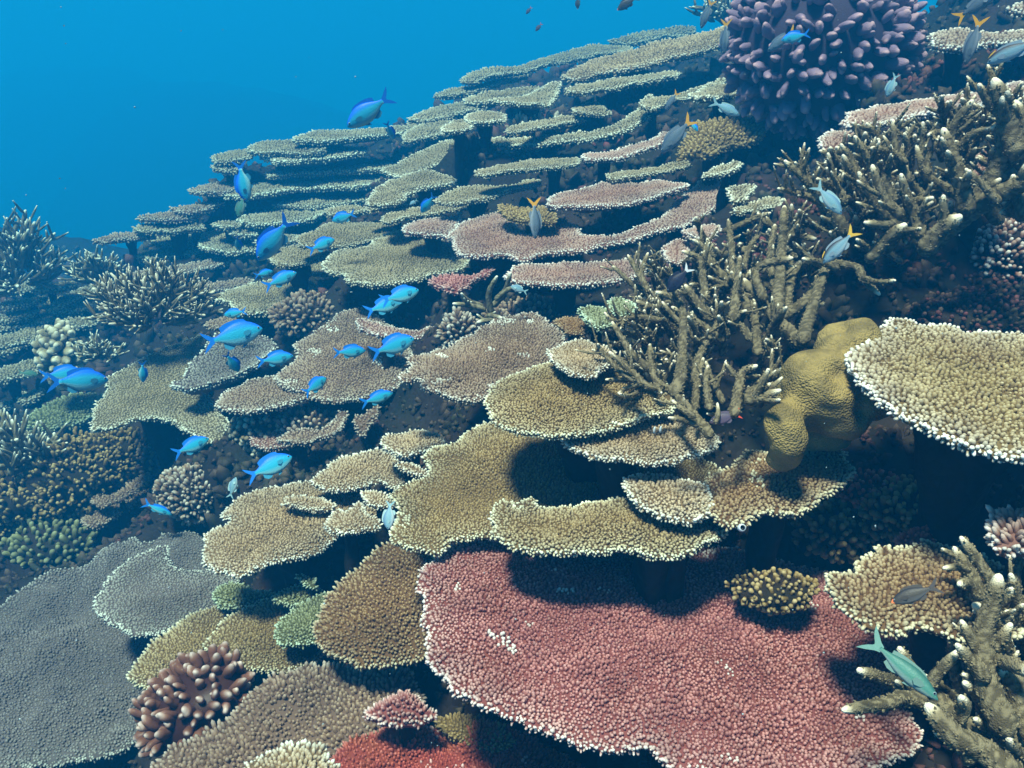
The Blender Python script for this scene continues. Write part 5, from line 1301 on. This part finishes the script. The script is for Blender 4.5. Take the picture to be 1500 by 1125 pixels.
fish(1208, 382, 1250, 340, 'bicolor', 'blue-grey fish with yellow nape between the two staghorn thickets', D=1.14, group=o_, deep=.85)
fish(978, 427, 1010, 392, 'black', 'black fish with a white tail among the left tips of the near staghorn', D=1.18, group=o_, deep=1.1)
fish(1040, 618, 1083, 606, 'redtail', 'plum-coloured fish with a red tail at the foot of the near staghorn', D=1.0, group=o_, deep=1.0)
fish(1363, 1014, 1283, 945, 'green', 'sea-green slender fish diving right over the edge of the red table', D=0.74, group=o_, deep=0.62)
fish(1311, 880, 1370, 860, 'brown', 'dark fish with orange snout over the white-edged brownish table', D=0.80, group=o_, deep=0.85)
fish(906, 13, 932, -3, 'brown', 'brown fish at the top border in open water', D=2.6, group=o_)
fish(785, 45, 793, 35, 'redtail', 'speck-sized reddish fish in the open water, lower of two', D=3.2, group=o_)
fish(771, 20, 778, 11, 'redtail', 'speck-sized reddish fish in the open water, upper of two', D=3.4, group=o_)
fish(846, 12, 847, -4, 'brown', 'speck-sized dark fish hanging at the top border', D=3.0, group=o_)
fish(53, 549, 30, 546, 'green', 'dim teal fish at the left border below the faded shelves', D=2.4, group=o_)

# sea squirt and two tiny tube worms
def ring_squirt(px, py, D, r_px, label, mat):
    k = D / FPX; c = at(px, py, D); r = r_px * k
    rt_ = empty('sea_squirt', c); tag(rt_, label, 'sea squirt')
    K = 16; prof = ((1.0, -1.2), (1.15, -.2), (1.0, .45), (.72, .55), (.5, .35), (.42, -.4))
    ax = Vector((0.1, -0.75, 0.65)).normalized(); U = ax.orthogonal().normalized(); Vv = ax.cross(U)
    V = [np.array(Vector(c) + (U * math.cos(t) + Vv * math.sin(t)) * (r * a) + ax * (r * b)) for a, b in prof for t in (2 * math.pi * i / K for i in range(K))]
    i = np.arange(K)
    Q = np.vstack([np.column_stack([q * K + i, q * K + (i + 1) % K, (q + 1) * K + (i + 1) % K, (q + 1) * K + i]) for q in range(len(prof) - 1)])
    world_mesh('tunic', np.array(V)[:K * 4], [Q[:K * 3]], mat, rt_)
    V2 = np.vstack([np.array(V)[K * 3:], [np.array(Vector(c) - ax * r * .4)]])
    world_mesh('opening', V2, [Q[:K * 2], np.column_stack([2 * K + i, 2 * K + (i + 1) % K, np.full(K, 3 * K)])], EYEB, rt_)
ring_squirt(1087, 773, 1.0, 5, 'small white ring-shaped sea squirt at the edge below the brown fan table', flat_mat('white_tunic', (0.62, 0.72, 0.8), .3))
for (x, y, lab) in ((958, 631, 'left of two tiny white tube worms on the curved buff table'), (967, 630, 'right of two tiny white tube worms on the curved buff table')):
    c = at(x, y + 4, 1.02); V, Q, T_, A, *_ = tube([c, c + np.array([0, 0, .0035]), c + np.array([0.0005, 0, .008])], .0013, .0016, 8, .002, .003)
    o = world_mesh('tube_worm', V, [Q, T_], flat_mat('worm_white', (0.7, 0.75, 0.74)), None)
    tag(o, lab, 'tube worm', 'tiny white tube worms')

# drifting specks in the water
rg = np.random.default_rng(77); n_ = 110
pp = np.array([at(rg.uniform(-50, 1550), rg.uniform(-30, 1150), rg.uniform(0.35, 0.72) if q % 3 else rg.uniform(.7, 1.0)) for q in range(n_)])
V, F, A = branchlets(pp, rg.normal(0, 1, (n_, 3)), rg.uniform(.0003, .0008, n_), rg.uniform(.0002, .0005, n_), np.ones(n_), k=5, seed=9)
sp_ = world_mesh('drifting_specks', V, F, flat_mat('plankton', (0.3, 0.42, 0.45)), None, None, kind='stuff')
tag(sp_, 'tiny pale specks of plankton drifting in the water', 'plankton')

# ------------------------------------------------------------------ the water: one closed body of even haze round camera and reef
hv = [(x, y, z) for z in (-18.5, 0.75) for (x, y) in ((-42, -8), (42, -8), (42, 44), (-42, 44))]
hm = bpy.data.meshes.new('haze')
hm.from_pydata(hv, [], [(0, 3, 2, 1), (4, 5, 6, 7), (0, 1, 5, 4), (1, 2, 6, 5), (2, 3, 7, 6), (3, 0, 4, 7)])
m = bpy.data.materials.new('sea_water_haze'); m.use_nodes = True
n, l = m.node_tree.nodes, m.node_tree.links
n.clear()
out = n.new('ShaderNodeOutputMaterial'); pv = n.new('ShaderNodeVolumePrincipled')
pv.inputs['Color'].default_value = (0.008, 0.275, 0.66, 1)
pv.inputs['Absorption Color'].default_value = (0.0, 0.42, 0.75, 1)
pv.inputs['Density'].default_value = 0.15
pv.inputs['Anisotropy'].default_value = 0.2
l.new(pv.outputs[0], out.inputs['Volume'])
hm.materials.append(m)
hz = bpy.data.objects.new('haze', hm); COL.objects.link(hz); hz['kind'] = 'stuff'
print('tris of small pieces', NTRI[0])
